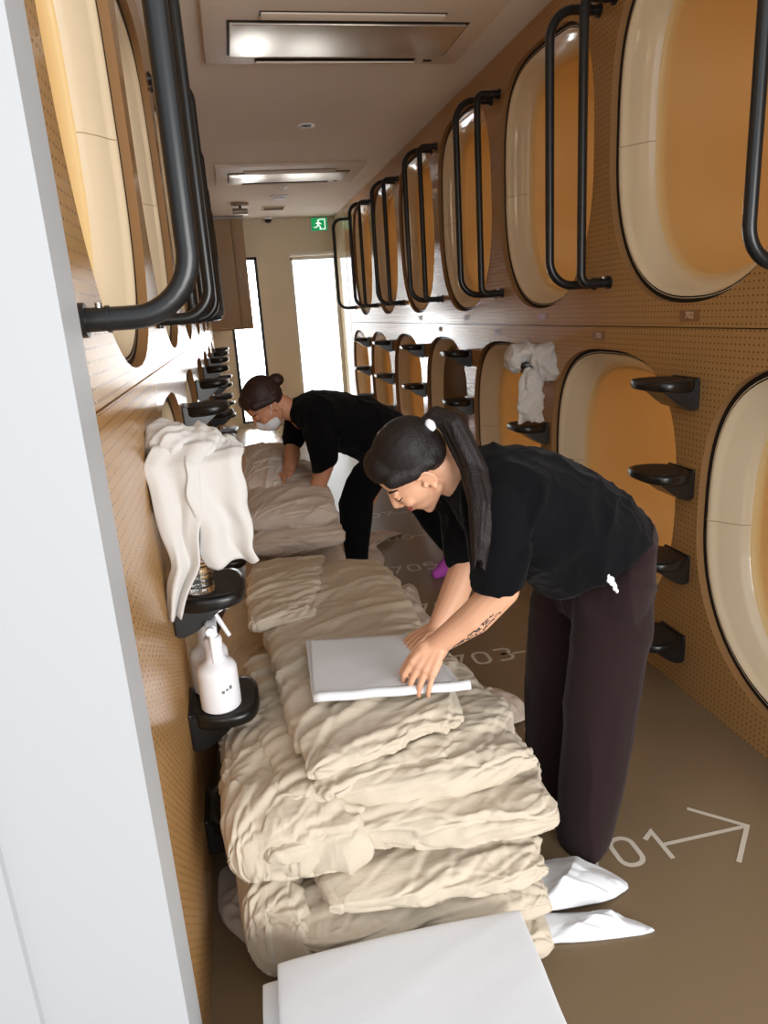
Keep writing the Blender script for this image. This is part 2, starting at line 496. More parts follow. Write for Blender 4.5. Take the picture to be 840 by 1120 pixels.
# ------------------------------------------------------------------ pods
def make_pod(upper, blind=False):
    hh = HH if upper else HHL
    r = empty('sleeping_pod')
    seg = 72
    def loft(profile, hwf=None):
        V = []; Fc = []
        for ins, insz, dep in profile:
            for a, b in pod_loop(ins, hh, upper, seg, HW, insz): V.append((dep, a, b))
        n = len(profile)
        for i in range(n - 1):
            for k in range(seg):
                k2 = (k + 1) % seg
                Fc.append((i * seg + k, i * seg + k2, (i + 1) * seg + k2, (i + 1) * seg + k))
        return V, Fc, n
    # black ring painting in the shade of the gap round the opening
    V, Fc, n = loft([(-0.02, -0.02, 0.026), (-0.02, -0.02, 0.04), (0.02, 0.02, 0.04), (0.02, 0.02, 0.026)])
    Fc += [((n - 1) * seg + k, (n - 1) * seg + (k + 1) % seg, (k + 1) % seg, k) for k in range(seg)]
    link('gap_shade', from_data(V, Fc), 'gap_shade', r)
    # cream rim: full rounded lip turning into the mouth
    prof = [(0.009, 0.009, 0.045), (0.009, 0.009, 0.028)]
    W1, W2, D1 = 0.118, 0.074, 0.108
    for k in range(1, 17):
        t = k / 16
        a = t * PI / 2
        ins = 0.009 + (W1 - 0.009) * t
        inz = 0.009 + (W2 - 0.009) * t
        dep = 0.028 + (D1 - 0.028) * (0.55 * t + 0.45 * (1 - math.sqrt(max(0, 1 - t * t))) if t < 0.98 else 1.0) - 0.008 * math.sin(min(1.0, t / 0.3) * PI)
        prof.append((ins, inz, dep))
    V, Fc, n = loft(prof)
    rim = link('rim', from_data(V, Fc), 'cream', r)
    # hairline joints half-way up both sides
    for s in (-1, 1):
        pts = [(dp - 0.0006, s * (HW - i), 0.0) for i, z, dp in prof[1:]]
        tube('joint', pts, 0.0014, 'seam_line', rim, 6)
    # orange liner of the berth
    D2 = 1.95
    lp = [(W1, W2, D1), (W1 + 0.012, W2 + 0.012, D1 + 0.012), (W1 - 0.01, W2 - 0.0, D1 + 0.05), (0.02, 0.05, D1 + 0.25), (0.02, 0.05, D2 - 0.15), (0.06, 0.10, D2 - 0.03), (0.2, 0.25, D2)]
    V, Fc, n = loft(lp)
    Fc.append(tuple((n - 1) * seg + k for k in range(seg)))
    link('berth_liner', from_data(V, Fc), 'liner', r)
    if not blind:
        ld = bpy.data.lights.new('berth_fill', 'POINT'); ld.energy = 1.5; ld.color = (1.0, 0.86, 0.66); ld.shadow_soft_size = 0.08  # added fill light brightening the pod inside, stands for no fitting
        lo = bpy.data.objects.new('berth_fill', ld); COL.objects.link(lo); lo.parent = r; lo.location = (1.1, 0, hh - 0.16)
    if blind:
        V, Fc, n = loft([(W1 - 0.02, W2 - 0.01, D1 - 0.012), (W1 - 0.02, W2 - 0.01, D1 - 0.004)])
        Fc.append(tuple(reversed(range(seg)))); Fc.append(tuple(seg + k for k in range(seg)))
        link('roller_blind', from_data(V, Fc), 'blind_fabric', r, smooth=False)
    return r

protoU = make_pod(True); protoL = make_pod(False); protoB = make_pod(False, True)
used = set()
def place(proto, loc, rotz):
    if proto.name not in used:
        used.add(proto.name); proto.location = loc; proto.rotation_euler = (0, 0, rotz); return proto
    return dup(proto, loc, rotz)
ORD = ['nearest', 'second nearest', 'third nearest', 'fourth nearest', 'fifth nearest', 'sixth nearest', 'seventh nearest']
for i, y in enumerate(UR):
    p = place(protoU, (XR, y, ZU), 0)
    tag(p, ['upper sleeping pod directly above the number plate 702, cut off by the right edge', 'upper right pod crossed by the big black handrail pair, next beyond pod 702', 'upper right pod third from the camera, behind the second full handrail pair', 'upper right pod fourth from the camera, behind the slim leaning handrails', 'upper right pod fifth from the camera, a narrow orange and cream slit', 'farthest upper right pod, last before the glossy end panel'][i], 'sleeping pod', 'sleeping pods of the right upper row')
for i, y in enumerate(LR):
    p = place(protoB if i == 3 else protoL, (XR, y, ZLO), 0)
    tag(p, ['lower right pod nearest the camera, big cream rim cut off by the right edge', 'lower right pod behind the bending woman in brown trousers', 'lower right pod half covered by the hanging white towel', 'lower right pod closed by a grey brown blind', 'lower right pod fifth from the camera, orange inside beyond the closed one', 'lower right pod sixth from the camera, just beside the last one', 'farthest lower right pod beside the bright frosted door'][i], 'sleeping pod', 'sleeping pods of the right lower row')
for i, y in enumerate(UL):
    p = place(protoU, (XL, y, ZU - 0.045), PI)
    tag(p, ['upper left pod nearest the white wall, broad cream rim behind the big black handrail', 'upper left pod second from the white wall, seen as a narrow cream strip', 'upper left pod third from the white wall, mostly behind the handrails', 'upper left pod fourth from the white wall, only its foot showing below the rails', 'upper left pod fifth from the white wall, only its foot showing below the rails', 'farthest upper left pod, next to the hanging beige cupboard'][i], 'sleeping pod', 'sleeping pods of the left upper row')
for i, y in enumerate(LL):
    p = place(protoL, (XL, y, ZLO), PI)
    tag(p, ['lower left pod between the spray bottles and the next black steps', 'lower left pod second beyond the spray bottles, beside the duvet pile', 'lower left pod beside the masked woman and her pale duvets', 'lower left pod fourth in the row, hidden behind the black steps', 'lower left pod fifth in the row, hidden behind the far black steps', 'farthest lower left pod near the dark framed window'][i], 'sleeping pod', 'sleeping pods of the left lower row')

# ------------------------------------------------------------------ number plates
def digits_plate(num, y, z, lab):
    r = empty('number_plate', (XR - 0.001, y, z)); tag(r, lab, 'number plate', 'pod number plates on the right wall')
    pl = box_obj('plate', (-0.001, -0.05, -0.017), (0.0, 0.05, 0.017), 'plate', r)
    mtx = Matrix(((0, 0, -1, -0.0014), (-1, 0, 0, 0), (0, 1, 0, 0), (0, 0, 0, 1)))
    text_obj('digits', str(num), 0.030, 0.0003, 'plate_text', pl, mtx)
for i, y in enumerate(UR[:4]):
    digits_plate(702 + 2 * i, y - 0.03, 1.282, 'small brown plate reading %d under an upper right pod' % (702 + 2 * i))
for i, y in enumerate(LR[1:4]):
    digits_plate(703 + 2 * i, y + 0.06, 1.208, 'small brown plate reading %d above a lower right pod' % (703 + 2 * i))

# ------------------------------------------------------------------ handrails
def make_rail(off, rad, z0=1.405, z1=2.335, r=0.0165):
    """bar standing off the wall; local +X goes into the room"""
    e = empty('handrail')
    pts = round_path([(0.004, 0, z0), (off, 0, z0), (off, 0, z1), (0.004, 0, z1)], rad, 10)
    tube('bar', pts, r, 'black_metal', e, 16)
    for z in (z0, z1):
        fl = tube('flange', [(0.0, 0, z), (0.008, 0, z)], r * 1.45, 'black_metal', e, 20)
        tube('collar', [(0.034, 0, z), (0.040, 0, z)], r * 1.12, 'black_metal', e, 16)
        tube('screw', [(0.026, 0, z + r * 0.9), (0.026, 0, z + r * 1.35)], r * 0.28, 'steel', fl, 8)
    return e
railA = make_rail(0.190, 0.095)   # deep bar with a wide bend
railB = make_rail(0.115, 0.035)   # shallow bar with a tight bend
railC = make_rail(0.155, 0.085, 1.372, 2.30); railD = make_rail(0.10, 0.035, 1.372, 2.30)
k = 0
RY = [2.625 + PIT * i for i in range(-1, 5)]
for i, y in enumerate(RY):
    n = ['beside pod 702 at the right edge', 'between the first two right pods', 'between the second and third right pods', 'between the third and fourth right pods', 'between the fourth and fifth right pods', 'between the last two right pods'][i]
    if i > 0 or True:
        p = place(railB, (XR, y - 0.05, 0), PI)
        tag(p, 'shallow black tube handrail with tight bends ' + n, 'handrail', 'black handrails along the right wall')
    p = place(railA, (XR, y + 0.06, 0), PI)
    tag(p, 'deep black tube handrail with wide rounded bends ' + n, 'handrail', 'black handrails along the right wall')
p = dup(railA, (XR, 8.20, 0), PI); tag(p, 'last deep black handrail standing before the glossy panel and bright door', 'handrail', 'black handrails along the right wall')
LY = [1.085 + PIT * i for i in range(7)]
for i, y in enumerate(LY):
    n = ['nearest the white wall, largest in view', 'second beyond the white wall', 'third beyond the white wall', 'fourth beyond the white wall', 'fifth beyond the white wall', 'sixth beyond the white wall', 'farthest, beside the beige cupboard'][i]
    p = railC if i == 0 else dup(railC)
    p.location = (XL, y, 0); tag(p, 'deep black tube handrail on the left wall, ' + n, 'handrail', 'black handrails along the left wall')
    if i > 0:
        p = railD if i == 1 else dup(railD)
        p.location = (XL, y + 0.10, 0); tag(p, 'shallow black tube handrail on the left wall, ' + n, 'handrail', 'black handrails along the left wall')

# ------------------------------------------------------------------ steps
def make_step():
    """moulded step; local +X into the room, top of tread at z=0"""
    e = empty('wall_step')
    out = []
    n = 40
    D, W2 = 0.162, 0.102
    for q in range(n):
        a = 2 * PI * q / n
        x, y = sq(a, 3.2, D / 2, W2)
        x += D / 2 + 0.004
        if x < 0.08: y *= 0.80 + 0.20 * max(0, x) / 0.08
        out.append((x, y))
    layers = [(0.965, 0.0), (0.99, -0.003), (1.0, -0.009), (1.0, -0.017), (0.97, -0.025), (0.88, -0.030)]
    V = []; Fc = []
    cx = D / 2
    for s, z in layers:
        for x, y in out: V.append((max(0.0, cx + (x - cx) * s), y * s, z - 0.010 * max(0, 1 - x / D) * (1 if z < -0.012 else 0)))
    for i in range(len(layers) - 1):
        for q in range(n):
            q2 = (q + 1) % n
            Fc.append((i * n + q, i * n + q2, (i + 1) * n + q2, (i + 1) * n + q))
    Fc.append(tuple(reversed(range(n)))); Fc.append(tuple((len(layers) - 1) * n + q for q in range(n)))
    trd = auto_smooth(link('tread', from_data([(x, y, z) for x, y, z in V], Fc), 'black_plastic', e), 50)
    # slip pad on top
    V = [(cx + (x - cx) * 0.84 + 0.004, y * 0.84, zz) for zz in (0.0, 0.0016) for x, y in out]
    Fc = [(q, (q + 1) % n, n + (q + 1) % n, n + q) for q in range(n)] + [tuple(n + q for q in range(n)), tuple(reversed(range(n)))]
    link('slip_pad', from_data(V, Fc), 'black_pad', trd, smooth=False)
    # bracket: wall plate plus curved gusset
    bm = bmesh.new()
    prof = [(0.0, 0.0), (0.0, -0.095), (0.022, -0.098), (0.05, -0.088), (0.085, -0.062), (0.115, -0.038), (0.14, -0.026), (0.14, -0.012), (0.0, 0.0)][:-1]
    for s0, s1 in ((-0.072, 0.072),):
        A = [bm.verts.new((x, s0 * (1 - 0.25 * x / 0.16), z)) for x, z in prof]; B = [bm.verts.new((x, s1 * (1 - 0.25 * x / 0.16), z)) for x, z in prof]
        bm.faces.new(A); bm.faces.new(list(reversed(B)))
        for q in range(len(prof)):
            q2 = (q + 1) % len(prof); bm.faces.new((A[q], B[q], B[q2], A[q2]))
    bmesh.ops.recalc_face_normals(bm, faces=bm.faces[:])
    bmesh.ops.bevel(bm, geom=[ed for ed in bm.edges if ed.calc_face_angle(0) > 0.6], offset=0.005, segments=2, affect='EDGES')
    auto_smooth(bm_to('bracket', bm, 'black_plastic', e), 50)
    add = bmesh.new(); add_box(add, (0.0, -0.070, -0.090), (0.009, 0.070, 0.004), 0.003)
    auto_smooth(bm_to('wall_plate', add, 'black_plastic', e), 40)
    return e
step0 = make_step()
ZS = [1.09, 0.795, 0.50, 0.205]
SN = ['top', 'second', 'third', 'lowest']
def cols(X, rot, ys, allow, side, refs, grp):
    for i, y in enumerate(ys):
        for j in allow[i]:
            p = place(step0, (X, y, ZS[j] - (0.02 if X < 0 else 0)), rot)
            tag(p, '%s black moulded wall step %s' % (SN[j], refs[i]), 'step', grp)
cols(XR, PI, [2.065 + PIT * i for i in range(6)], [(0, 1, 2, 3), (0, 1), (0, 1), (0, 1), (0, 1, 2), (0, 1, 2)], 'right',
     ['of the right column under plate 702', 'of the right column holding the white towel', 'of the right column beside the closed grey brown pod', 'of the fourth column from the camera on the right wall', 'of the fifth column from the camera on the right wall', 'of the farthest column on the right wall near the door'], 'black steps on the right wall')
cols(XL, 0, [1.60 + PIT * i for i in range(7)], [(0, 1, 2, 3)] + [(0, 1, 2, 3)] * 6, 'left',
     ['of the left column nearest the white wall', 'of the second column on the left wall', 'of the third column on the left wall', 'of the fourth column on the left wall', 'of the fifth column on the left wall', 'of the sixth column on the left wall', 'of the farthest column on the left wall'], 'black steps on the left wall')

# ------------------------------------------------------------------ floor numbers
def stroke(bm, pts, wd, z=0.0006, closed=False):
    P = [Vector((p[0], p[1], 0)) for p in pts]
    n = len(P); Lf = []; Rt = []
    for i in range(n):
        if closed: a, c = P[i - 1], P[(i + 1) % n]
        else: a, c = P[max(0, i - 1)], P[min(n - 1, i + 1)]
        d1 = (P[i] - a); d2 = (c - P[i])
        if d1.length < 1e-9: d1 = d2
        if d2.length < 1e-9: d2 = d1
        d1.normalize(); d2.normalize()
        n1 = Vector((-d1.y, d1.x, 0)); n2 = Vector((-d2.y, d2.x, 0)); nn = (n1 + n2).normalized()
        s = wd / 2 / max(0.5, nn.dot(n1))
        Lf.append(bm.verts.new((P[i] + nn * s) + Vector((0, 0, z)))); Rt.append(bm.verts.new((P[i] - nn * s) + Vector((0, 0, z))))
    rng = range(n if closed else n - 1)
    for i in rng:
        j = (i + 1) % n
        bm.faces.new((Lf[i], Rt[i], Rt[j], Lf[j]))
def arc(cx, cy, rx, ry, a0, a1, n=10):
    return [(cx + rx * math.cos(math.radians(a0 + (a1 - a0) * k / n)), cy + ry * math.sin(math.radians(a0 + (a1 - a0) * k / n))) for k in range(n + 1)]
DW, DH = 0.072, 0.105
def rrect(w, h, r):
    x, y = w / 2, h / 2
    return arc(x - r, y - r, r, r, 0, 90, 5) + arc(-x + r, y - r, r, r, 90, 180, 5) + arc(-x + r, -y + r, r, r, 180, 270, 5) + arc(x - r, -y + r, r, r, 270, 360, 5)
def digit(bm, ch, cx, cy, wd=0.013):
    w_, h_ = DW - wd, DH - wd
    x0, x1, y0, y1 = cx - w_ / 2, cx + w_ / 2, cy - h_ / 2, cy + h_ / 2
    if ch == '0': stroke(bm, [(cx + a, cy + b) for a, b in rrect(w_, h_, 0.026)], wd, closed=True)
    elif ch == '1': stroke(bm, [(cx - 0.028, y1 - 0.022), (cx + 0.003, y1), (cx + 0.003, y0 - wd / 2)], wd)
    elif ch == '7': stroke(bm, [(x0 - 0.004, y1), (x1, y1), (cx - 0.014, y0 - wd / 2)], wd)
    elif ch == '2': stroke(bm, [(x0, y1 - 0.018)] + arc(cx, y1 - 0.024, w_ / 2, 0.024, 150, -30, 8) + [(x0, y0), (x1, y0)], wd)
    elif ch == '3':
        stroke(bm, [(x0, y1)] + arc(x1 - 0.022, y1 - 0.0215, 0.022, 0.0215, 90, -90, 8) + [(cx - 0.012, cy + 0.003)], wd)
        stroke(bm, [(cx - 0.012, cy + 0.003)] + arc(x1 - 0.024, y0 + 0.0245, 0.024, 0.0245, 90, -90, 8) + [(x0, y0)], wd)
    elif ch == '4': stroke(bm, [(x1 + 0.004, y0 + 0.022), (x0, y0 + 0.022), (cx + 0.004, y1 + wd / 2)], wd); stroke(bm, [(cx + 0.016, cy + 0.008), (cx + 0.016, y0 - wd / 2)], wd)
    elif ch == '5': stroke(bm, [(x1, y1), (x0 + 0.003, y1), (x0, cy + 0.008), (cx, cy + 0.012)] + arc(x1 - 0.028, y0 + 0.031, 0.028, 0.031, 80, -90, 8) + [(x0, y0)], wd)
    elif ch == '6':
        stroke(bm, [(cx + a, y0 + 0.031 + b) for a, b in rrect(w_, 0.062, 0.026)], wd, closed=True)
        stroke(bm, [(x1 - 0.006, y1)] + [(cx - 0.006, y1 - 0.003), (x0 + 0.006, cy + 0.012), (x0, cy - 0.012)], wd)
    elif ch == '8':
        stroke(bm, [(cx + a, y0 + 0.026 + b) for a, b in rrect(w_, 0.052, 0.024)], wd, closed=True)
        stroke(bm, [(cx + a, y1 - 0.022 + b) for a, b in rrect(w_ - 0.008, 0.044, 0.02)], wd, closed=True)
for i in range(7):
    num = str(701 + i); y = 1.357 + 0.5475 * i
    r = empty('floor_number', (0.92, y, 0))
    tag(r, 'pale painted floor number %s with an arrow pointing to the right wall' % num, 'floor marking', 'pod numbers painted on the floor')
    for q, ch in enumerate(num):
        bm = bmesh.new(); digit(bm, ch, -0.185 + 0.0945 * q, 0.0)
        bm_to('digit', bm, 'marking', r, smooth=False)
    bm = bmesh.new()
    stroke(bm, [(0.012 if num[-1] == '1' else 0.04, -0.004), (0.246, -0.004)], 0.011, 0.0005)
    stroke(bm, [(0.147, 0.097), (0.254, -0.004), (0.150, -0.107)], 0.012, 0.0009)
    bm_to('arrow', bm, 'marking', r, smooth=False)

# ------------------------------------------------------------------ objects
# ------------------------------------------------------------------ ceiling and end wall fittings
def cassette(y0, y1, lab):
    x0, x1 = 0.03, 1.225
    r = empty('ceiling_air_conditioner', ((x0 + x1) / 2, (y0 + y1) / 2, H)); tag(r, lab, 'air conditioner', 'ceiling air conditioner panels')
    hx, hy = (x1 - x0) / 2, (y1 - y0) / 2
    box_obj('frame', (-hx, -hy - 0.10, -0.022), (hx, hy, 0.0), 'ac_panel', r, 0.006)
    box_obj('grille_surround', (-0.50, -0.195, -0.026), (0.50, 0.195, -0.021), 'dark_slot', r, 0.002)
    box_obj('intake_panel', (-0.49, -0.183, -0.034), (0.49, 0.183, -0.024), 'brushed', r, 0.004)
    for s in (-1, 1):
        box_obj('slot', (-0.375, s * 0.262 - 0.026, -0.024), (0.375, s * 0.262 + 0.026, -0.0215), 'dark_slot', r)
        bm = bmesh.new(); add_box(bm, (-0.37, -0.020, -0.004), (0.37, 0.020, 0.004), 0.003)
        bmesh.ops.transform(bm, matrix=Matrix.Translation((0, s * 0.262, -0.031)) @ Matrix.Rotation(s * 0.25, 4, 'X'), verts=bm.verts)
        auto_smooth(bm_to('flap', bm, 'ac_panel', r), 40)
    box_obj('sensor', (0.42, 0.255, -0.025), (0.46, 0.275, -0.0215), 'dark_slot', r)
cassette(3.12, 3.76, 'large ceiling air conditioner panel nearest the camera, cut by the top edge')
cassette(6.18, 6.88, 'smaller looking ceiling air conditioner panel farther down the corridor')
r = empty('downlight', (0.622, 4.965, H)); tag(r, 'small round recessed downlight between the two air conditioner panels', 'downlight', 'round ceiling fittings')
lathe('trim_ring', [(0.056, 0.0), (0.056, -0.006), (0.046, -0.008), (0.040, -0.003)], 'white_plastic', r)
lathe('lens', [(0.041, -0.002), (0.02, -0.0045), (0.002, -0.005)], 'dark_slot', r)
r = empty('smoke_detector', (0.63, 7.65, H)); tag(r, 'white round smoke detector beyond the far air conditioner', 'smoke detector', 'round ceiling fittings')
lathe('base', [(0.085, 0), (0.085, -0.012), (0.07, -0.016)], 'white_plastic', r); lathe('dome', [(0.06, -0.014), (0.055, -0.034), (0.03, -0.042), (0.002, -0.043)], 'white_plastic', r)
r = empty('sprinkler_head', (0.645, 7.12, H)); tag(r, 'tiny sprinkler rosette just behind the far air conditioner', 'sprinkler', 'round ceiling fittings')
lathe('rosette', [(0.035, 0), (0.035, -0.006), (0.012, -0.01)], 'white_plastic', r); lathe('nozzle', [(0.008, -0.008), (0.008, -0.025), (0.018, -0.027), (0.018, -0.029)], 'steel', r)
r = empty('spot_lamp', (0.25, 8.05, H)); tag(r, 'dark ceiling spot lamp with a shiny head near the beige cupboard', 'spot lamp')
lathe('base', [(0.09, 0), (0.09, -0.02), (0.07, -0.025)], 'beige_laminate', r); tube('arm', [(0, 0, -0.02), (0, 0, -0.06)], 0.014, 'black_metal', r); tube('head', [(-0.075, 0.01, -0.075), (0.075, -0.01, -0.085)], 0.030, 'steel', r, 16)
r = empty('ceiling_vent', (0.62, 8.42, H)); tag(r, 'square grey ceiling vent grille before the end wall', 'vent')
box_obj('vent_frame', (-0.13, -0.13, -0.012), (0.13, 0.13, 0.0), 'end_paint', r, 0.003)
for k in range(7): box_obj('slat', (-0.11, -0.105 + k * 0.032, -0.018), (0.11, -0.087 + k * 0.032, -0.011), 'dark_slot' if k % 2 else 'beige_laminate', r)
r = empty('dome_camera', (0.60, YE - 0.16, H)); tag(r, 'small white dome camera with a black eye above the end wall', 'camera')
lathe('housing', [(0.06, 0), (0.06, -0.022), (0.05, -0.03)], 'white_plastic', r); lathe('dome', [(0.045, -0.028), (0.04, -0.05), (0.022, -0.064), (0.002, -0.068)], 'black_plastic', r)
# exit sign
r = empty('exit_sign', (1.225, YE - 0.002, 2.42)); tag(r, 'green emergency exit sign with a white running figure over the end door', 'sign')
box_obj('case', (-0.105, -0.03, -0.08), (0.105, 0.0, 0.08), 'white_plastic', r, 0.004)
gf = box_obj('green_face', (-0.098, -0.0325, -0.073), (0.098, -0.0305, 0.073), 'exit_green', r)
bm = bmesh.new()
def blade(pts, y=-0.0345):
    A = [bm.verts.new((x, y, z)) for x, z in pts]; B = [bm.verts.new((x, y + 0.0015, z)) for x, z in pts]
    bm.faces.new(A); bm.faces.new(list(reversed(B)))
    for q in range(len(pts)): bm.faces.new((A[q], B[q], B[(q + 1) % len(pts)], A[(q + 1) % len(pts)]))
blade([(0.0, -0.06), (0.075, -0.06), (0.075, 0.06), (0.0, 0.06), (0.0, 0.05), (0.065, 0.05), (0.065, -0.05), (0.0, -0.05)])
blade([(-0.01 + 0.012 * math.cos(a * PI / 6), 0.040 + 0.012 * math.sin(a * PI / 6)) for a in range(12)])
blade([(-0.045, 0.012), (-0.02, 0.026), (0.005, 0.02), (0.03, 0.002), (0.026, -0.004), (0.004, 0.008), (-0.004, -0.012), (0.018, -0.03), (0.012, -0.055), (0.003, -0.053), (0.006, -0.034), (-0.016, -0.018), (-0.035, -0.04), (-0.07, -0.038), (-0.07, -0.030), (-0.04, -0.028), (-0.024, -0.008), (-0.022, 0.012), (-0.04, 0.004)])
bm_to('running_figure', bm, 'exit_white', gf, smooth=False)
# hanging cupboard
r = empty('wall_cupboard', (0.045, 8.97, 1.24)); tag(r, 'beige cupboard hung high at the far left end, hiding part of the window', 'cupboard')
box_obj('body', (-0.243, 0.02, 0.0), (0.243, 0.372, 1.245), 'beige_laminate', r, 0.003)
box_obj('door_leaf', (-0.243, 0.0, 0.02), (0.10, 0.019, 1.235), 'beige_laminate', r, 0.004)
box_obj('stile', (0.108, 0.0, 0.02), (0.243, 0.019, 1.235), 'beige_laminate', r, 0.004)
box_obj('cornice', (-0.243, -0.012, 1.236), (0.255, 0.372, 1.268), 'white_paint', r, 0.003)
tube('knob', [(0.15, 0.0, 0.62), (0.15, -0.016, 0.62)], 0.008, 'steel', r)

# ------------------------------------------------------------------ bedding
def pillow(corn, thick, p=3.7, nu=150, nv=140, amp=0.010, sc=9.0, ax=(1, 0.3, 0), seed=0, wave=0.03, zfn=None, pb=None, sag=0.0):
    """soft folded slab: corners near-left, near-right, far-right, far-left"""
    c = [Vector(q) for q in corn]; pb = pb or p
    fn = fold_noise(sc, amp, ax, seed); fn2 = fold_noise(sc * 2.3, amp * 0.48, (ax[0], ax[1] + 0.35, ax[2]), seed + 3); fn3 = fold_noise(sc * 4.2, amp * 0.24, (ax[0] * 0.6, ax[1] + 0.5, ax[2]), seed + 8, 0.5)
    V = []; Fc = []
    def se(s): return math.sin(s * PI / 2)
    for side in (1, -1):
        for j in range(nv + 1):
            b0 = se(-1 + 2 * j / nv)
            for i in range(nu + 1):
                a0 = se(-1 + 2 * i / nu)
                a = a0 * (1 + wave * nz(Vector((b0 * 2.2, seed * 3.7, a0 * 0.5))) * 1.6); b = b0 * (1 + wave * nz(Vector((a0 * 2.2, seed * 5.1 + 9, b0 * 0.5))) * 1.6)
                if p < 10: a *= 1 - 0.045 * abs(b0) ** 6; b *= 1 - 0.045 * abs(a0) ** 6
                u, v = (a + 1) / 2, (b + 1) / 2
                P = (c[0] * (1 - u) + c[1] * u) * (1 - v) + (c[3] * (1 - u) + c[2] * u) * v
                t = ((max(0, 1 - abs(a0) ** p)) ** (1 / p)) * ((max(0, 1 - abs(b0) ** pb)) ** (1 / pb))
                puff = 1.0 + 0.18 * nz(Vector((P.x * 5 + seed, P.y * 5, seed * 2.0)))
                z = P.z + side * thick * t * puff + sag * (a0 * a0 + b0 * b0 - 1) * -1
                if zfn: z += zfn(P.x, P.y)
                V.append(Vector((P.x, P.y, z)))
    n1 = nu + 1; off = n1 * (nv + 1)
    for j in range(nv):
        for i in range(nu):
            q = j * n1 + i
            Fc.append((q, q + 1, q + 1 + n1, q + n1)); Fc.append((off + q, off + q + n1, off + q + n1 + 1, off + q + 1))
    me = from_data(V, Fc)
    bm = bmesh.new(); bm.from_mesh(me); bmesh.ops.remove_doubles(bm, verts=bm.verts, dist=0.0004); bmesh.ops.recalc_face_normals(bm, faces=bm.faces)
    bm.to_mesh(me); bm.free()
    displace(me, lambda q, n: fn(q) * 0.75 + fn2(q) * 0.3)
    if p < 10: creases(me, c, ax, seed, amp * (0.66 if 4 <= seed < 14 else 0.5), 95 if seed < 14 else 60)
    return me
def creases(me, c, ax, seed, amp, dens=150):
    """long shallow grooves with a raised flank, as in crumpled cotton"""
    n = len(me.vertices)
    co = np.empty(n * 3, np.float32); no = np.empty(n * 3, np.float32)
    me.update(); me.vertices.foreach_get('co', co); me.vertices.foreach_get('normal', no)
    co = co.reshape(-1, 3); no = no.reshape(-1, 3)
    lo, hi = co.min(0), co.max(0)
    rg = np.random.RandomState(100 + seed)
    areaxy = (hi[0] - lo[0]) * (hi[1] - lo[1])
    h = np.zeros(n, np.float32)
    base = math.atan2(ax[1], ax[0])
    drop = hi[2] - co[:, 2]
    sx = np.sign(co[:, 0] - (lo[0] + hi[0]) / 2)
    xu = co[:, 0] + sx * drop * np.clip(np.abs(no[:, 0]), 0, 1); yu = co[:, 1] - drop * np.clip(-no[:, 1], 0, 1)
    ylo = lo[1] - (hi[2] - lo[2]) * 0.8
    for k in range(int(dens * areaxy / 0.4) + 25):
        f_ = 1.0
        if k % 9 == 0:      # short tucks running in from the near lip
            x, y = rg.uniform(lo[0], hi[0]), lo[1] + rg.uniform(0, 0.05); a = math.pi / 2 + rg.normal(0, 0.5); L = rg.uniform(0.03, 0.09); f_ = 0.55
        elif k % 3 == 1:    # tucks from the side edges
            x, y = (lo[0] if rg.rand() < 0.5 else hi[0]) + rg.normal(0, 0.03), rg.uniform(lo[1], hi[1]); a = rg.normal(0.25, 0.4); L = rg.uniform(0.05, 0.16); f_ = 0.8
        else:
            x, y = rg.uniform(lo[0], hi[0]), rg.uniform(ylo, hi[1]); a = base * 0.8 + rg.normal(0, 0.28); L = rg.uniform(0.06, 0.22)
        w = rg.uniform(0.004, 0.011); dep = f_ * amp * rg.uniform(0.22, 0.55) * (w / 0.006) ** 0.5; cv = rg.normal(0, 1.6)
        dx, dy = xu - x, yu - y
        s_ = dx * math.cos(a) + dy * math.sin(a)
        d_ = -dx * math.sin(a) + dy * math.cos(a) + cv * s_ * s_
        win = np.exp(-(s_ / L) ** 4)
        h += dep * win * (-np.exp(-(d_ / w) ** 2) + 0.75 * np.exp(-((d_ - 2.0 * w) / (1.5 * w)) ** 2))
    h = np.clip(h, -0.011, 0.011)
    co += no * h[:, None]
    me.vertices.foreach_set('co', co.reshape(-1)); me.update()
def duvet(name, parts, m, label, group, cat='duvet'):
    bm = bmesh.new()
    for me in parts: bm.from_mesh(me); bpy.data.meshes.remove(me)
    for v in bm.verts: v.co.z = max(v.co.z, 0.002)
    o = bm_to(name, bm, m, recalc=False)
    return tag(o, label, cat, group)
G = 'duvets piled along the left wall'
# D0 wide base under the long top duvet
duvet('duvet', [pillow([(-0.165, 1.72, 0.10), (0.52, 1.66, 0.10), (0.52, 2.62, 0.10), (-0.165, 2.68, 0.10)], 0.10, seed=1, amp=0.012),
                pillow([(-0.155, 1.70, 0.27), (0.49, 1.62, 0.27), (0.48, 2.58, 0.27), (-0.150, 2.64, 0.27)], 0.10, seed=2, amp=0.013, ax=(0.6, 1, 0))],
      'duvet', 'bulky cream duvet under the long top one, spilling toward the left wall', G)
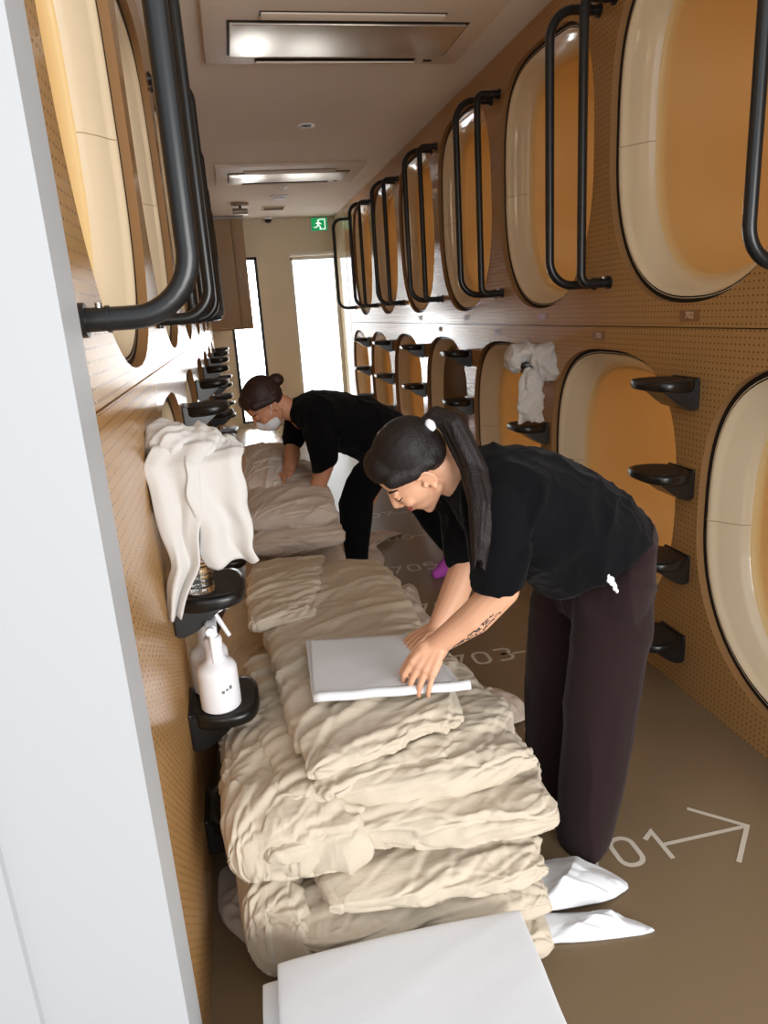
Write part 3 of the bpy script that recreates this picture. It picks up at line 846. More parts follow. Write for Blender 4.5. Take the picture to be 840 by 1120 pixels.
# bottom layers of the near stack
duvet('duvet', [pillow([(-0.02, 1.10, 0.065), (0.52, 1.08, 0.065), (0.53, 1.95, 0.07), (-0.02, 1.95, 0.07)], 0.062, seed=4, amp=0.010, ax=(1, 0.1, 0.1)),
                pillow([(-0.01, 1.125, 0.165), (0.525, 1.10, 0.145), (0.53, 1.95, 0.15), (-0.02, 1.95, 0.15)], 0.050, seed=5, amp=0.011, ax=(1, 0.1, 0.1))],
      'duvet', 'lowest folded cream duvet of the near stack, behind the white sheets', G)
duvet('duvet', [pillow([(0.05, 1.14, 0.232), (0.53, 1.115, 0.215), (0.54, 1.95, 0.22), (0.0, 1.95, 0.22)], 0.040, seed=6, amp=0.011, ax=(1, 0.15, 0.1)),
                pillow([(-0.115, 1.22, 0.12), (0.02, 1.125, 0.12), (0.02, 1.75, 0.14), (-0.15, 1.75, 0.14)], 0.115, seed=7, amp=0.012, ax=(0.5, 0.3, 1))],
      'duvet', 'folded cream duvet second from the floor in the near stack, its corner sagging at left', G)
duvet('duvet', [pillow([(-0.06, 1.175, 0.345), (0.585, 1.165, 0.300), (0.56, 1.95, 0.30), (-0.10, 1.95, 0.33)], 0.056, seed=8, amp=0.013, ax=(1, 0.25, 0.15), wave=0.05),
                pillow([(-0.128, 1.205, 0.335), (0.17, 1.170, 0.315), (0.10, 1.75, 0.34), (-0.14, 1.80, 0.34)], 0.090, seed=9, amp=0.014, ax=(0.4, 0.3, 1))],
      'duvet', 'middle folded cream duvet of the near stack bulging farthest to the right', G)
duvet('duvet', [pillow([(-0.02, 1.235, 0.405), (0.565, 1.235, 0.385), (0.52, 1.90, 0.36), (-0.06, 1.90, 0.40)], 0.050, seed=10, amp=0.013, ax=(1, 0.3, 0.1), wave=0.06)],
      'duvet', 'cream duvet just under the top one, its pointed right end near the brown trousers', G)
# long top duvet with its flap
def zt(x, y): return -0.16 * max(0, (y - 2.15)) ** 1.3 - 0.25 * max(0.0, x - 0.33) ** 1.2 - 0.10 * max(0, 0.03 - x)
duvet('duvet', [pillow([(0.06, 1.225, 0.420), (0.43, 1.300, 0.430), (0.50, 2.62, 0.425), (0.0, 2.66, 0.425)], 0.034, seed=11, amp=0.011, ax=(1, 0.45, 0), zfn=zt, nv=140),
                pillow([(0.045, 1.240, 0.470), (0.42, 1.335, 0.478), (0.485, 2.60, 0.478), (-0.055, 2.62, 0.470)], 0.036, seed=12, amp=0.012, ax=(1, 0.5, 0), zfn=zt, nv=160, sc=8),
                pillow([(-0.05, 1.93, 0.508), (0.145, 1.93, 0.505), (0.26, 2.60, 0.512), (-0.03, 2.64, 0.51)], 0.026, seed=13, amp=0.010, ax=(1, 0.5, 0), zfn=zt)],
      'duvet', 'long cream duvet on top of the pile, under the sheet with the hand', G)
# pale duvets handled by the masked woman
duvet('duvet', [pillow([(-0.06, 2.80, 0.20), (0.40, 2.78, 0.20), (0.40, 3.75, 0.22), (-0.06, 3.75, 0.22)], 0.19, seed=14, amp=0.012, ax=(1, 0.3, 0.2), p=3.0),
                pillow([(-0.045, 2.80, 0.44), (0.385, 2.80, 0.44), (0.38, 3.60, 0.46), (-0.03, 3.60, 0.46)], 0.065, seed=15, amp=0.012, ax=(1, 0.2, 0.2), p=3.0)],
      'duvet_pale', 'pale folded duvet at the feet of the masked woman, front edge toward the camera', 'pale duvets before the masked woman')
duvet('duvet', [pillow([(-0.03, 2.90, 0.53), (0.37, 2.88, 0.53), (0.35, 3.70, 0.60), (-0.02, 3.70, 0.60)], 0.075, seed=16, amp=0.013, ax=(1, 0.5, 0.3), p=2.8),
                pillow([(-0.03, 3.22, 0.62), (0.15, 3.12, 0.60), (0.30, 3.78, 0.66), (-0.02, 3.82, 0.68)], 0.085, seed=17, amp=0.014, ax=(0.4, 1, 0.3), p=2.6)],
      'duvet_pale', 'pale duvet being tucked by the hands of the masked woman', 'pale duvets before the masked woman')

def slab(corn, thick, r=0.45, nu=40, nv=40, seed=0, amp=0.0015, bend=None):
    return pillow(corn, thick, p=14, nu=nu, nv=nv, amp=amp, sc=7, seed=seed, wave=0.006, zfn=bend)
GS = 'white sheets folded in the front stack'
names = ['lowest white sheet in the folded front stack', 'white folded sheet one above the lowest in the front stack', 'white folded sheet third from the bottom of the front stack', 'white folded sheet third from the top of the front stack', 'white folded sheet second from the top of the front stack', 'topmost white folded sheet of the front stack, fully seen from above']
zc = 0.014
for i in range(6):
    dx = random.uniform(-0.022, 0.016); dy = random.uniform(-0.012, 0.006)
    if i == 5: dx = 0.01; dy = 0.0
    T = 0.0165
    bend = lambda x, y: 0.012 * math.cos((x - 0.18) * 5.0) - 0.008 - 0.02 * max(0, y - 0.98)
    me = slab([(-0.080 + dx, 0.52, zc), (0.385 + dx, 0.50, zc), (0.418 + dx, 1.075 + dy, zc), (-0.062 + dx, 1.080 + dy, zc)], T, seed=20 + i, bend=bend if i > 2 else None)
    for v in me.vertices: v.co.z = max(0.001, v.co.z)
    o = link('folded_sheet', me, 'sheet'); tag(o, names[i], 'sheet', GS)
    zc += 0.036
# the sheet being folded on the duvet
bm = bmesh.new()
for me in (slab([(0.085, 1.43, 0.5265), (0.425, 1.375, 0.528), (0.385, 1.66, 0.538), (0.10, 1.735, 0.528)], 0.004, seed=31, amp=0.002),
           slab([(0.089, 1.445, 0.5355), (0.40, 1.40, 0.5375), (0.36, 1.64, 0.5465), (0.112, 1.71, 0.5365)], 0.004, seed=32, amp=0.002)):
    bm.from_mesh(me); bpy.data.meshes.remove(me)
V, Fc = tube_data([(0.088 + 0.349 * k / 20, 1.430 - 0.056 * k / 20, 0.535 + 0.001 * math.sin(k)) for k in range(21)], 0.0110, 14)
me = from_data(V, Fc); bm.from_mesh(me)
tag(bm_to('folded_sheet', bm, 'sheet', recalc=False), 'white sheet with a rolled front edge held down by a hand on the long duvet', 'sheet')

def crumple(name, outline, m, label, cat, group=None, hgt=0.05, seed=0, n=26, z0=0.004, ax=(1, 0.6, 0)):
    O = []
    Q = [Vector(q) for q in outline]
    for _ in range(2):
        Q = [w for i in range(len(Q)) for w in (Q[i].lerp(Q[(i + 1) % len(Q)], 0.18), Q[i].lerp(Q[(i + 1) % len(Q)], 0.82))]
    outline = Q
    N = len(outline)
    for i in range(N):
        a = Vector(outline[i]); b = Vector(outline[(i + 1) % N])
        for k in range(3): O.append(a.lerp(b, k / 3))
    cx = sum((p for p in O), Vector((0, 0, 0))) / len(O)
    f1_ = fold_noise(11, 0.017, ax, seed); f2_ = fold_noise(24, 0.009, (ax[0], -ax[1], 0), seed + 5)
    fn = lambda p: f1_(p) + f2_(p)
    V = []; Fc = []; M = len(O)
    for lay in (0, 1):
        for j in range(n + 1):
            s = 1 - j / n
            for i in range(M):
                p = cx.lerp(O[i], s)
                z = p.z + z0 + hgt * (1 - s ** 2.2) * (0.7 + 0.5 * nz(p * 9 + Vector((seed, 0, 0)))) + max(0, fn(p)) * min(1, (1 - s) * 6 + 0.25)
                V.append((p.x, p.y, z if lay == 0 else max(0.001, z - 0.004)))
    off = M * (n + 1)
    for j in range(n):
        for i in range(M):
            i2 = (i + 1) % M
            Fc.append((j * M + i, j * M + i2, (j + 1) * M + i2, (j + 1) * M + i)); Fc.append((off + j * M + i, off + (j + 1) * M + i, off + (j + 1) * M + i2, off + j * M + i2))
    for i in range(M): Fc.append((i, off + i, off + (i + 1) % M, (i + 1) % M))
    me = from_data(V, Fc)
    bm = bmesh.new(); bm.from_mesh(me); bmesh.ops.remove_doubles(bm, verts=bm.verts, dist=0.0003); bm.to_mesh(me); bm.free()
    o = bm_to(name, (lambda b: (b.from_mesh(me), b)[1])(bmesh.new()), m)
    return tag(o, label, cat, group)
GF = 'white sheets lying on the floor'
crumple('sheet', [(0.45, 1.17, 0), (0.627, 1.135, 0), (0.774, 1.118, 0), (0.735, 1.165, 0), (0.665, 1.205, 0), (0.54, 1.235, 0), (0.45, 1.24, 0)], 'sheet', 'white sheet end lying on the floor in front of the brown trousers, nearer flap', 'sheet', GF, 0.035, 1)
crumple('sheet', [(0.46, 1.225, 0.02), (0.60, 1.215, 0.02), (0.70, 1.215, 0.01), (0.785, 1.250, 0), (0.745, 1.325, 0), (0.67, 1.375, 0), (0.50, 1.36, 0.03)], 'sheet', 'white sheet flap on the floor touching the hem of the brown trousers', 'sheet', GF, 0.06, 2)
crumple('sheet', [(0.50, 1.80, 0.05), (0.70, 1.92, 0.03), (0.84, 1.99, 0.0), (0.86, 2.12, 0), (0.80, 2.21, 0), (0.66, 2.20, 0.05), (0.50, 2.10, 0.08)], 'duvet_pale', 'pale crumpled cloth on the floor behind the brown trousers and floor number 703', 'sheet', GF, 0.07, 3)
crumple('sheet', [(0.46, 2.55, 0.05), (0.69, 2.72, 0), (0.75, 2.77, 0), (0.72, 2.93, 0), (0.735, 3.02, 0.0), (0.775, 3.29, 0), (0.69, 3.30, 0), (0.60, 3.50, 0.05), (0.46, 3.2, 0.12)], 'duvet_pale', 'pale sheet spread on the floor beside the pile near floor number 704', 'sheet', GF, 0.05, 4)
crumple('sheet', [(0.42, 3.45, 0.05), (0.62, 3.50, 0), (0.72, 3.75, 0), (0.68, 3.95, 0), (0.82, 4.12, 0), (0.93, 4.16, 0), (0.78, 4.30, 0), (0.5, 4.2, 0)], 'duvet_pale', 'pale sheet end on the floor beyond the masked woman, near floor number 706', 'sheet', GF, 0.04, 5)
crumple('sheet', [(-0.19, 1.42, 0), (-0.10, 1.30, 0), (-0.06, 1.36, 0.0), (-0.08, 1.55, 0.0), (-0.19, 1.6, 0)], 'duvet_pale', 'grey looking sheet corner in the dark gap below the spray bottles', 'sheet', GF, 0.03, 6)

# ------------------------------------------------------------------ towels over the steps
def drape(prof, w0, w1, ydir, nseg=36, nw=34, folds=4, amp=0.012, seed=0, thick=0.005, hemw=0.01):
    """strip hanging along a profile (list of points), width along ydir"""
    prof = [Vector(p) for p in prof]; yd = Vector(ydir)
    # resample
    Ls = [0]
    for a, b in zip(prof, prof[1:]): Ls.append(Ls[-1] + (b - a).length)
    V = []; Fc = []
    pts = []
    for j in range(nseg + 1):
        s = Ls[-1] * j / nseg
        k = max(i for i in range(len(Ls)) if Ls[i] <= s + 1e-9); k = min(k, len(prof) - 2)
        pts.append(prof[k].lerp(prof[k + 1], (s - Ls[k]) / max(1e-9, Ls[k + 1] - Ls[k])))
    for j, p in enumerate(pts):
        t = j / nseg
        tan = (pts[min(nseg, j + 1)] - pts[max(0, j - 1)]).normalized(); nrm = tan.cross(yd).normalized()
        for i in range(nw + 1):
            u = i / nw
            wv = w0 + (w1 - w0) * t
            f = amp * (0.35 + t) * (math.sin(u * folds * 2 * PI + 1.3 * math.sin(t * 3 + seed)) + 0.8 * nz(Vector((u * 4, t * 2.5, seed))))
            V.append(p + yd * ((u - 0.5) * wv + 0.012 * nz(Vector((t * 4, u * 2, seed + 5)))) + nrm * f + Vector((0, 0, hemw * t * nz(Vector((u * 3, seed, 1))))))
    n1 = nw + 1
    for j in range(nseg):
        for i in range(nw):
            q = j * n1 + i; Fc.append((q, q + 1, q + n1 + 1, q + n1))
    me = from_data(V, Fc)
    o = bpy.data.objects.new('tmp', me); COL.objects.link(o)
    so = o.modifiers.new('s', 'SOLIDIFY'); so.thickness = thick; so.offset = 0
    dg = bpy.context.evaluated_depsgraph_get(); dg.update()
    out = bpy.data.meshes.new_from_object(o.evaluated_get(dg)); bpy.data.objects.remove(o)
    return out
def join_mesh(name, meshes, m):
    bm = bmesh.new()
    for me in meshes: bm.from_mesh(me); bpy.data.meshes.remove(me)
    return bm_to(name, bm, m, recalc=False)
def bunch(balls, seed, amp=0.014, sc=16, ax=(0.3, 1, 0.4), voxel=0.005):
    c = Clay()
    for p, r in balls: c.ball(p, r)
    fn = fold_noise(sc, amp, ax, seed); fn2 = fold_noise(sc * 2.2, amp * 0.4, (1, 0.2, 0.6), seed + 2)
    return c.mesh(voxel, 3, lambda q, n: fn(q) + fn2(q))
ztop = ZS[0] - 0.02
yt = 1.60
o = join_mesh('towel', [
    bunch([((-0.145, yt - 0.03, ztop + 0.045), (0.055, 0.08, 0.05)), ((-0.10, yt - 0.02, ztop + 0.035), (0.06, 0.085, 0.04)), ((-0.05, yt, ztop + 0.015), (0.045, 0.09, 0.025)), ((-0.15, yt - 0.06, ztop + 0.0), (0.04, 0.05, 0.05))], 41),
    drape([(-0.06, yt - 0.09, ztop + 0.03), (-0.065, yt - 0.116, ztop + 0.012), (-0.066, yt - 0.122, ztop - 0.05), (-0.060, yt - 0.118, ztop - 0.14), (-0.050, yt - 0.110, ztop - 0.215)], 0.115, 0.105, (1, 0.22, 0), folds=1.3, amp=0.010, seed=1, hemw=0.03),
    drape([(-0.12, yt - 0.09, ztop + 0.05), (-0.145, yt - 0.120, ztop + 0.01), (-0.148, yt - 0.134, ztop - 0.08), (-0.150, yt - 0.134, ztop - 0.20), (-0.188, yt - 0.126, ztop - 0.315)], 0.122, 0.030, (1, 0.05, 0), folds=1.4, amp=0.011, seed=2, hemw=0.05)], 'towel')
tag(o, 'white towel bunched on the top left step and hanging down over the water bottle', 'towel')
yt = 3.17; X0 = XR
o = join_mesh('towel', [
    bunch([((X0 - 0.10, yt - 0.02, ZS[0] + 0.04), (0.085, 0.085, 0.045)), ((X0 - 0.035, yt - 0.09, ZS[0] + 0.0), (0.07, 0.07, 0.085)), ((X0 - 0.15, yt - 0.03, ZS[0] + 0.0), (0.04, 0.07, 0.05)), ((X0 + 0.0, yt - 0.11, ZS[0] - 0.05), (0.06, 0.05, 0.05))], 44, amp=0.016, sc=13),
    drape([(X0 - 0.09, yt - 0.085, ZS[0] + 0.0), (X0 - 0.12, yt - 0.11, ZS[0] - 0.06), (X0 - 0.125, yt - 0.115, ZS[0] - 0.15), (X0 - 0.115, yt - 0.115, ZS[0] - 0.27)], 0.05, 0.13, (1, -0.1, 0), folds=1.3, amp=0.012, seed=5),
    bunch([((X0 - 0.115, yt - 0.12, ZS[0] - 0.18), (0.065, 0.03, 0.085)), ((X0 - 0.105, yt - 0.12, ZS[0] - 0.10), (0.045, 0.03, 0.07))], 46, amp=0.010)], 'towel')
tag(o, 'white towel crumpled on a right wall step and hanging over the step below', 'towel')

# ------------------------------------------------------------------ bottles on the left steps
zb = ZS[1] - 0.02 + 0.002
r = empty('water_bottle', (-0.130, 1.555, zb)); tag(r, 'clear plastic water bottle standing on the step under the hanging towel', 'bottle')
prof = [(0.002, 0.003), (0.020, 0.002), (0.028, 0.0), (0.0305, 0.006)]
for k in range(5): prof += [(0.0305, 0.010 + k * 0.011), (0.0288, 0.0145 + k * 0.011), (0.0305, 0.019 + k * 0.011)]
prof += [(0.027, 0.072), (0.0262, 0.085), (0.0275, 0.100), (0.0305, 0.112), (0.0305, 0.14), (0.026, 0.160), (0.014, 0.182), (0.0125, 0.19), (0.0125, 0.202)]
lathe('bottle_body', prof, 'pet', r)
lathe('label_band', [(0.0308, 0.113), (0.0310, 0.114), (0.0310, 0.139), (0.0308, 0.140)], 'blue_cap', r)
lathe('cap', [(0.0145, 0.192), (0.0145, 0.208), (0.013, 0.210)], 'white_plastic', r)
def spray(loc, rz, label):
    r = empty('spray_bottle', loc, (0, 0, rz)); r.scale = (1.16, 1.16, 1.14); tag(r, label, 'spray bottle', 'white spray bottles on the left step')
    bb = lathe('bottle_body', [(0.002, 0.0), (0.036, 0.0), (0.040, 0.004), (0.0405, 0.02), (0.040, 0.075), (0.0395, 0.088), (0.034, 0.098), (0.024, 0.104), (0.0185, 0.112), (0.0165, 0.135), (0.0155, 0.140)], 'white_plastic', r)
    lathe('collar', [(0.0175, 0.134), (0.0180, 0.137), (0.0180, 0.153), (0.0150, 0.158)], 'white_plastic', r)
    bm = bmesh.new()
    prof = [(-0.022, 0.158), (0.012, 0.158), (0.016, 0.172), (0.040, 0.180), (0.044, 0.184), (0.044, 0.196), (0.036, 0.199), (-0.012, 0.199), (-0.030, 0.190), (-0.036, 0.180)]
    A = [bm.verts.new((x, -0.0105, z)) for x, z in prof]; B = [bm.verts.new((x, 0.0105, z)) for x, z in prof]
    bm.faces.new(A); bm.faces.new(list(reversed(B)))
    for q in range(len(prof)): bm.faces.new((A[q], B[q], B[(q + 1) % len(prof)], A[(q + 1) % len(prof)]))
    bmesh.ops.recalc_face_normals(bm, faces=bm.faces[:]); bmesh.ops.bevel(bm, geom=bm.edges[:], offset=0.003, segments=2, affect='EDGES')
    sh = auto_smooth(bm_to('spray_head', bm, 'white_plastic', r), 40)
    tube('trigger', [(0.020, 0, 0.178), (0.030, 0, 0.160), (0.038, 0, 0.142), (0.048, 0, 0.120)], [0.006, 0.0055, 0.005, 0.0045], 'white_plastic', sh, 10)
    tube('nozzle', [(0.043, 0, 0.190), (0.053, 0, 0.190)], 0.0085, 'white_plastic', sh, 12)
    bm = bmesh.new()
    for q, (a, z, hh2) in enumerate(((0.35, 0.050, 0.006), (0.55, 0.053, 0.004), (0.75, 0.056, 0.008))):
        ang = a - 0.15
        M2 = Matrix.Rotation(ang, 4, 'Z') @ Matrix.Translation((0.0405, 0, z))
        add_box(bm, (-0.0004, -0.0028, -hh2 / 2), (0.0004, 0.0028, hh2 / 2), 0, M2)
    bm_to('printed_marks', bm, 'grey_ink', bb, smooth=False)
    return r
zs = ZS[2] - 0.02 + 0.002
spray((-0.122, 1.558, zs), math.radians(-88), 'front white spray bottle with grey marks, trigger toward the camera')
spray((-0.143, 1.650, zs), math.radians(-6), 'rear white spray bottle, half hidden, its trigger pointing into the corridor')

# ------------------------------------------------------------------ people
def frame(fwd_, up_):
    f = Vector(fwd_).normalized(); u = Vector(up_); u = (u - f * u.dot(f)).normalized(); r = f.cross(u)
    return f, u, r
def head_map(C, fwd_, up_, s):
    f, u, r = frame(fwd_, up_); C = Vector(C)
    R = Matrix((r, f, u)).transposed()      # local (right, forward, up)
    return (lambda x, y, z: C + R @ Vector((x * s, y * s, z * s))), R, s
def add_head(c, hm):
    P, R, s = hm
    def B(x, y, z, rx, ry, rz, rot=None): c.ball(P(x, y, z), (rx * s, ry * s, rz * s), R if rot is None else R @ rot)
    B(0, -0.005, 0.035, 0.074, 0.092, 0.082)
    B(0, 0.028, -0.02, 0.066, 0.068, 0.070)
    B(0, 0.034, -0.058, 0.055, 0.056, 0.048)
    B(0, 0.058, -0.098, 0.024, 0.022, 0.018)
    for q in (-1, 1):
        c.cone(P(q * 0.052, 0.0, -0.055), P(q * 0.018, 0.062, -0.100), 0.018 * s, 0.014 * s)   # jaw
        B(q * 0.036, 0.066, -0.022, 0.026, 0.022, 0.020)                                     # cheek
        B(q * 0.030, 0.079, 0.018, 0.022, 0.010, 0.006)                                      # brow ridge
        B(q * 0.031, 0.079, 0.000, 0.0145, 0.010, 0.009)                                      # lid
        ear = Matrix.Rotation(q * 0.4, 3, 'Z')
        B(q * 0.074, -0.008, -0.010, 0.0050, 0.016, 0.026, ear)
        hel = [P(q * (0.078 + 0.004 * math.sin(t * 1.2)), -0.006 - 0.019 * math.sin(t), -0.006 + 0.029 * math.cos(t)) for t in (-0.9, -0.45, 0.0, 0.5, 1.0, 1.5, 2.0, 2.45)]
        c.chain(hel, [0.0040 * s] * 8, 8)
        B(q * 0.078, -0.003, -0.034, 0.006, 0.009, 0.010, ear)
        B(q * 0.076, 0.010, -0.014, 0.005, 0.005, 0.009)
        B(q * 0.0115, 0.096, -0.034, 0.008, 0.010, 0.007)                                    # nostril
    c.cone(P(0, 0.086, 0.012), P(0, 0.106, -0.028), 0.008 * s, 0.0115 * s)                    # nose
    B(0, 0.083, -0.064, 0.022, 0.014, 0.014)                                                 # mouth mound
def face_parts(hm, parent, mask=False, hair='hair'):
    from mathutils.bvhtree import BVHTree
    P, R, s = hm
    bvh = BVHTree.FromPolygons([v.co for v in parent.data.vertices], [tuple(p.vertices) for p in parent.data.polygons])
    f = (P(0, 1, 0) - P(0, 0, 0)).normalized()
    def line(name, pts, rads, m, lift=0.0006):
        out = []
        for x, z in pts:
            h = bvh.ray_cast(P(x, 0.25, z), -f)
            if h[0] is not None: out.append(h[0] + f * lift)
        V, Fc = tube_data(out, [r * s for r in rads[:len(out)]], 8)
        return link(name, from_data(V, Fc), m, parent)
    n = 9
    for q in (-1, 1):
        ts = [k / (n - 1) for k in range(n)]
        line('eyelash', [(q * (0.017 + 0.030 * t), -0.003 - 0.0045 * math.sin(t * PI) + 0.003 * t) for t in ts], [0.0008 + 0.0016 * math.sin(0.3 + t * 2.4) for t in ts], 'eye_dark')
        line('eyebrow', [(q * (0.011 + 0.038 * t), 0.019 + 0.0075 * math.sin(t * 2.1)) for t in ts], [0.0012 + 0.0018 * math.sin(0.5 + t * 2.3) for t in ts], hair)
    if not mask:
        ts = [-1 + 2 * k / 10 for k in range(11)]
        line('lip', [(0.024 * t, -0.0605 + 0.007 * t * t) for t in ts], [0.0012 + 0.0030 * (1 - t * t) for t in ts], 'lip')
        line('lip', [(0.021 * t, -0.0690 + 0.009 * t * t) for t in ts], [0.0012 + 0.0040 * (1 - t * t) for t in ts], 'lip')
        line('mouth_line', [(0.025 * t, -0.0645 + 0.008 * t * t) for t in ts], [0.0010] * 11, 'eye_dark', 0.0030)

def add_hand(c, W, K, down, side, sc=1.0, curl=(0.5, 0.9, 0.6), spread=0.008, thumb=None):
    """W wrist, K knuckle centre, down = direction the fingers close to, side = towards the thumb"""
    W = Vector(W); K = Vector(K); d = (K - W).normalized(); dn = Vector(down); dn = (dn - d * dn.dot(d)).normalized()
    sd = Vector(side); sd = (sd - d * sd.dot(d) - dn * sd.dot(dn)).normalized()
    for q in (-1.5, -0.5, 0.5, 1.5):
        c.cone(W + sd * q * 0.010 * sc, K + sd * q * 0.0185 * sc, 0.0165 * sc, 0.0118 * sc, 12)
    c.ball(W.lerp(K, 0.5) + sd * 0.018 * sc + dn * 0.006 * sc, (0.022 * sc,) * 3)
    Ls = {1.5: (0.040, 0.026, 0.020), 0.5: (0.044, 0.029, 0.021), -0.5: (0.041, 0.027, 0.020), -1.5: (0.032, 0.021, 0.018)}
    for q, L in Ls.items():
        p = K + sd * q * 0.0195 * sc; ang = 0.0; dirv = d + sd * q * spread * 4
        p0 = p.copy()
        rr = 0.0092 if q > -1 else 0.0080
        for k in range(3):
            ang += curl[k] * (1 + 0.08 * q)
            v = (dirv.normalized() * math.cos(ang) + dn * math.sin(ang))
            p1 = p0 + v * L[k] * sc
            c.cone(p0, p1, (rr - k * 0.0008) * sc, (rr - (k + 1) * 0.0009) * sc, 12)
            p0 = p1
    T0 = W.lerp(K, 0.35) + sd * 0.026 * sc
    tv = thumb if thumb else (d * 0.75 + sd * 0.55 + dn * 0.35)
    tv = Vector(tv).normalized()
    T1 = T0 + tv * 0.036 * sc; T2 = T1 + (tv * 0.8 + dn * 0.5).normalized() * 0.030 * sc; T3 = T2 + (tv * 0.7 + dn * 0.75).normalized() * 0.024 * sc
    c.cone(T0, T1, 0.0135 * sc, 0.0112 * sc, 12); c.cone(T1, T2, 0.0108 * sc, 0.0095 * sc, 12); c.cone(T2, T3, 0.0095 * sc, 0.0078 * sc, 12)

def ring(cx, cy, cz, nx, nz_, wy, tilt=(0, 0)):
    """torso ring: half vector in XZ (nx,nz) and half width along Y"""
    return ((cx, cy, cz), (nx, 0, nz_), (tilt[0], wy, tilt[1]))

# ---------------- woman in front
hm = head_map((0.364, 1.50, 1.020), (-0.64, 0.14, -0.75), (-0.68, -0.22, 0.68), 0.88)
c = Clay()
add_head(c, hm)
P = hm[0]
c.chain([P(0, -0.035, -0.045), (0.455, 1.51, 0.985), (0.52, 1.515, 0.955)], [0.048, 0.046, 0.050])
c.chain([(0.52, 1.515, 0.95), (0.62, 1.515, 0.90), (0.74, 1.515, 0.82), (0.82, 1.52, 0.73)], [0.060, 0.088, 0.085, 0.085])
# left arm
c.chain([(0.545, 1.44, 0.955), (0.525, 1.385, 0.925), (0.508, 1.352, 0.765), (0.455, 1.378, 0.698), (0.376, 1.418, 0.626)], [0.055, 0.048, 0.038, 0.038, 0.025])
add_hand(c, (0.376, 1.418, 0.626), (0.332, 1.388, 0.590), (0.22, 0.65, -0.72), (-0.9, 0.25, 0.45), 0.94, curl=(0.62, 0.55, 0.45), spread=0.03, thumb=(-0.80, -0.10, -0.58))
# right arm
c.chain([(0.545, 1.59, 0.955), (0.53, 1.645, 0.92), (0.535, 1.665, 0.73), (0.485, 1.635, 0.645), (0.425, 1.60, 0.575)], [0.055, 0.050, 0.038, 0.038, 0.024])
add_hand(c, (0.425, 1.60, 0.575), (0.365, 1.59, 0.555), (0, 0, -1), (-0.2, -1, 0), 0.92, curl=(0.2, 0.35, 0.3))
# legs and feet
for y, kx, ax_ in ((1.435, 0.80, 0.765), (1.61, 0.765, 0.745)):
    c.chain([(0.82, 1.52 + (y - 1.52) * 0.9, 0.72), (kx, y, 0.40), (ax_, y - 0.01, 0.07)], [0.075, 0.056, 0.036])
    c.chain([(ax_, y - 0.01, 0.055), (ax_ - 0.03, y - 0.01, 0.032), (ax_ - 0.055, y - 0.012, 0.026)], [0.036, 0.032, 0.024])
skin = link('person', c.mesh(0.0030, 5), 'skin')
tag(skin, 'person in a black T-shirt and dark brown trousers bending over a folded sheet, black ponytail', 'person', 'people folding bedding')
face_parts(hm, skin)
# hair
c = Clay(); R = hm[1]; s = hm[2]
c.ball(P(0, -0.020, 0.052), (0.084 * s, 0.094 * s, 0.080 * s), R)
c.ball(P(0, -0.052, 0.022), (0.076 * s, 0.060 * s, 0.066 * s), R)
c.ball(P(0, 0.040, 0.078), (0.064 * s, 0.046 * s, 0.044 * s), R)
for q in (-1, 1):
    c.cone(P(q * 0.060, 0.045, 0.062), P(q * 0.068, 0.000, 0.035), 0.024 * s, 0.022 * s)
    c.cone(P(q * 0.070, 0.012, 0.046), P(q * 0.066, -0.045, 0.018), 0.014 * s, 0.022 * s)
hfn = fold_noise(60, 0.0007, (-0.2, 0, 1), 3)
base = P(0, -0.098, 0.055)
link('hair', c.mesh(0.0035, 12, lambda q, n: hfn(q)), 'hair', skin)
c = Clay()
tail = [Vector(q) for q in (base, base + Vector((0.028, -0.015, 0.022)), base + Vector((0.056, -0.040, 0.006)), (0.472, 1.41, 1.03), (0.470, 1.36, 0.965), (0.456, 1.33, 0.895), (0.446, 1.318, 0.830))]
rs = random.Random(3)
for k in range(26):
    a = rs.uniform(0, 6.28); rr = 0.020 * math.sqrt(rs.random()); e = rs.uniform(0.82, 1.0)
    off = Vector((math.cos(a) * rr, math.sin(a) * rr * 0.8, math.sin(a * 2) * rr * 0.4))
    pts = []
    for q, tpt in enumerate(tail):
        w = (0.5, 0.9, 1.15, 1.2, 1.1, 0.9, 0.7)[q]
        pts.append(tail[0].lerp(tpt, 1) + off * w + Vector((rs.uniform(-1, 1), rs.uniform(-1, 1), 0)) * 0.002 - (tail[6] - tail[5]) * (1 - e) * (1 if q == 6 else 0) * 3)
    c.chain(pts, [0.009, 0.009, 0.009, 0.0085, 0.0075, 0.006, 0.002], 8)
c.chain(tail[:5], [0.016, 0.020, 0.022, 0.020, 0.012])
pony = link('ponytail', c.mesh(0.0028, 2, lambda q, n: hfn(q)), 'hair_tail', skin)
c = Clay(); c.ball(base + Vector((0.012, -0.022, 0.004)), (0.014, 0.010, 0.016)); link('hair_clip', c.mesh(0.003, 2), 'mask_paper', pony)
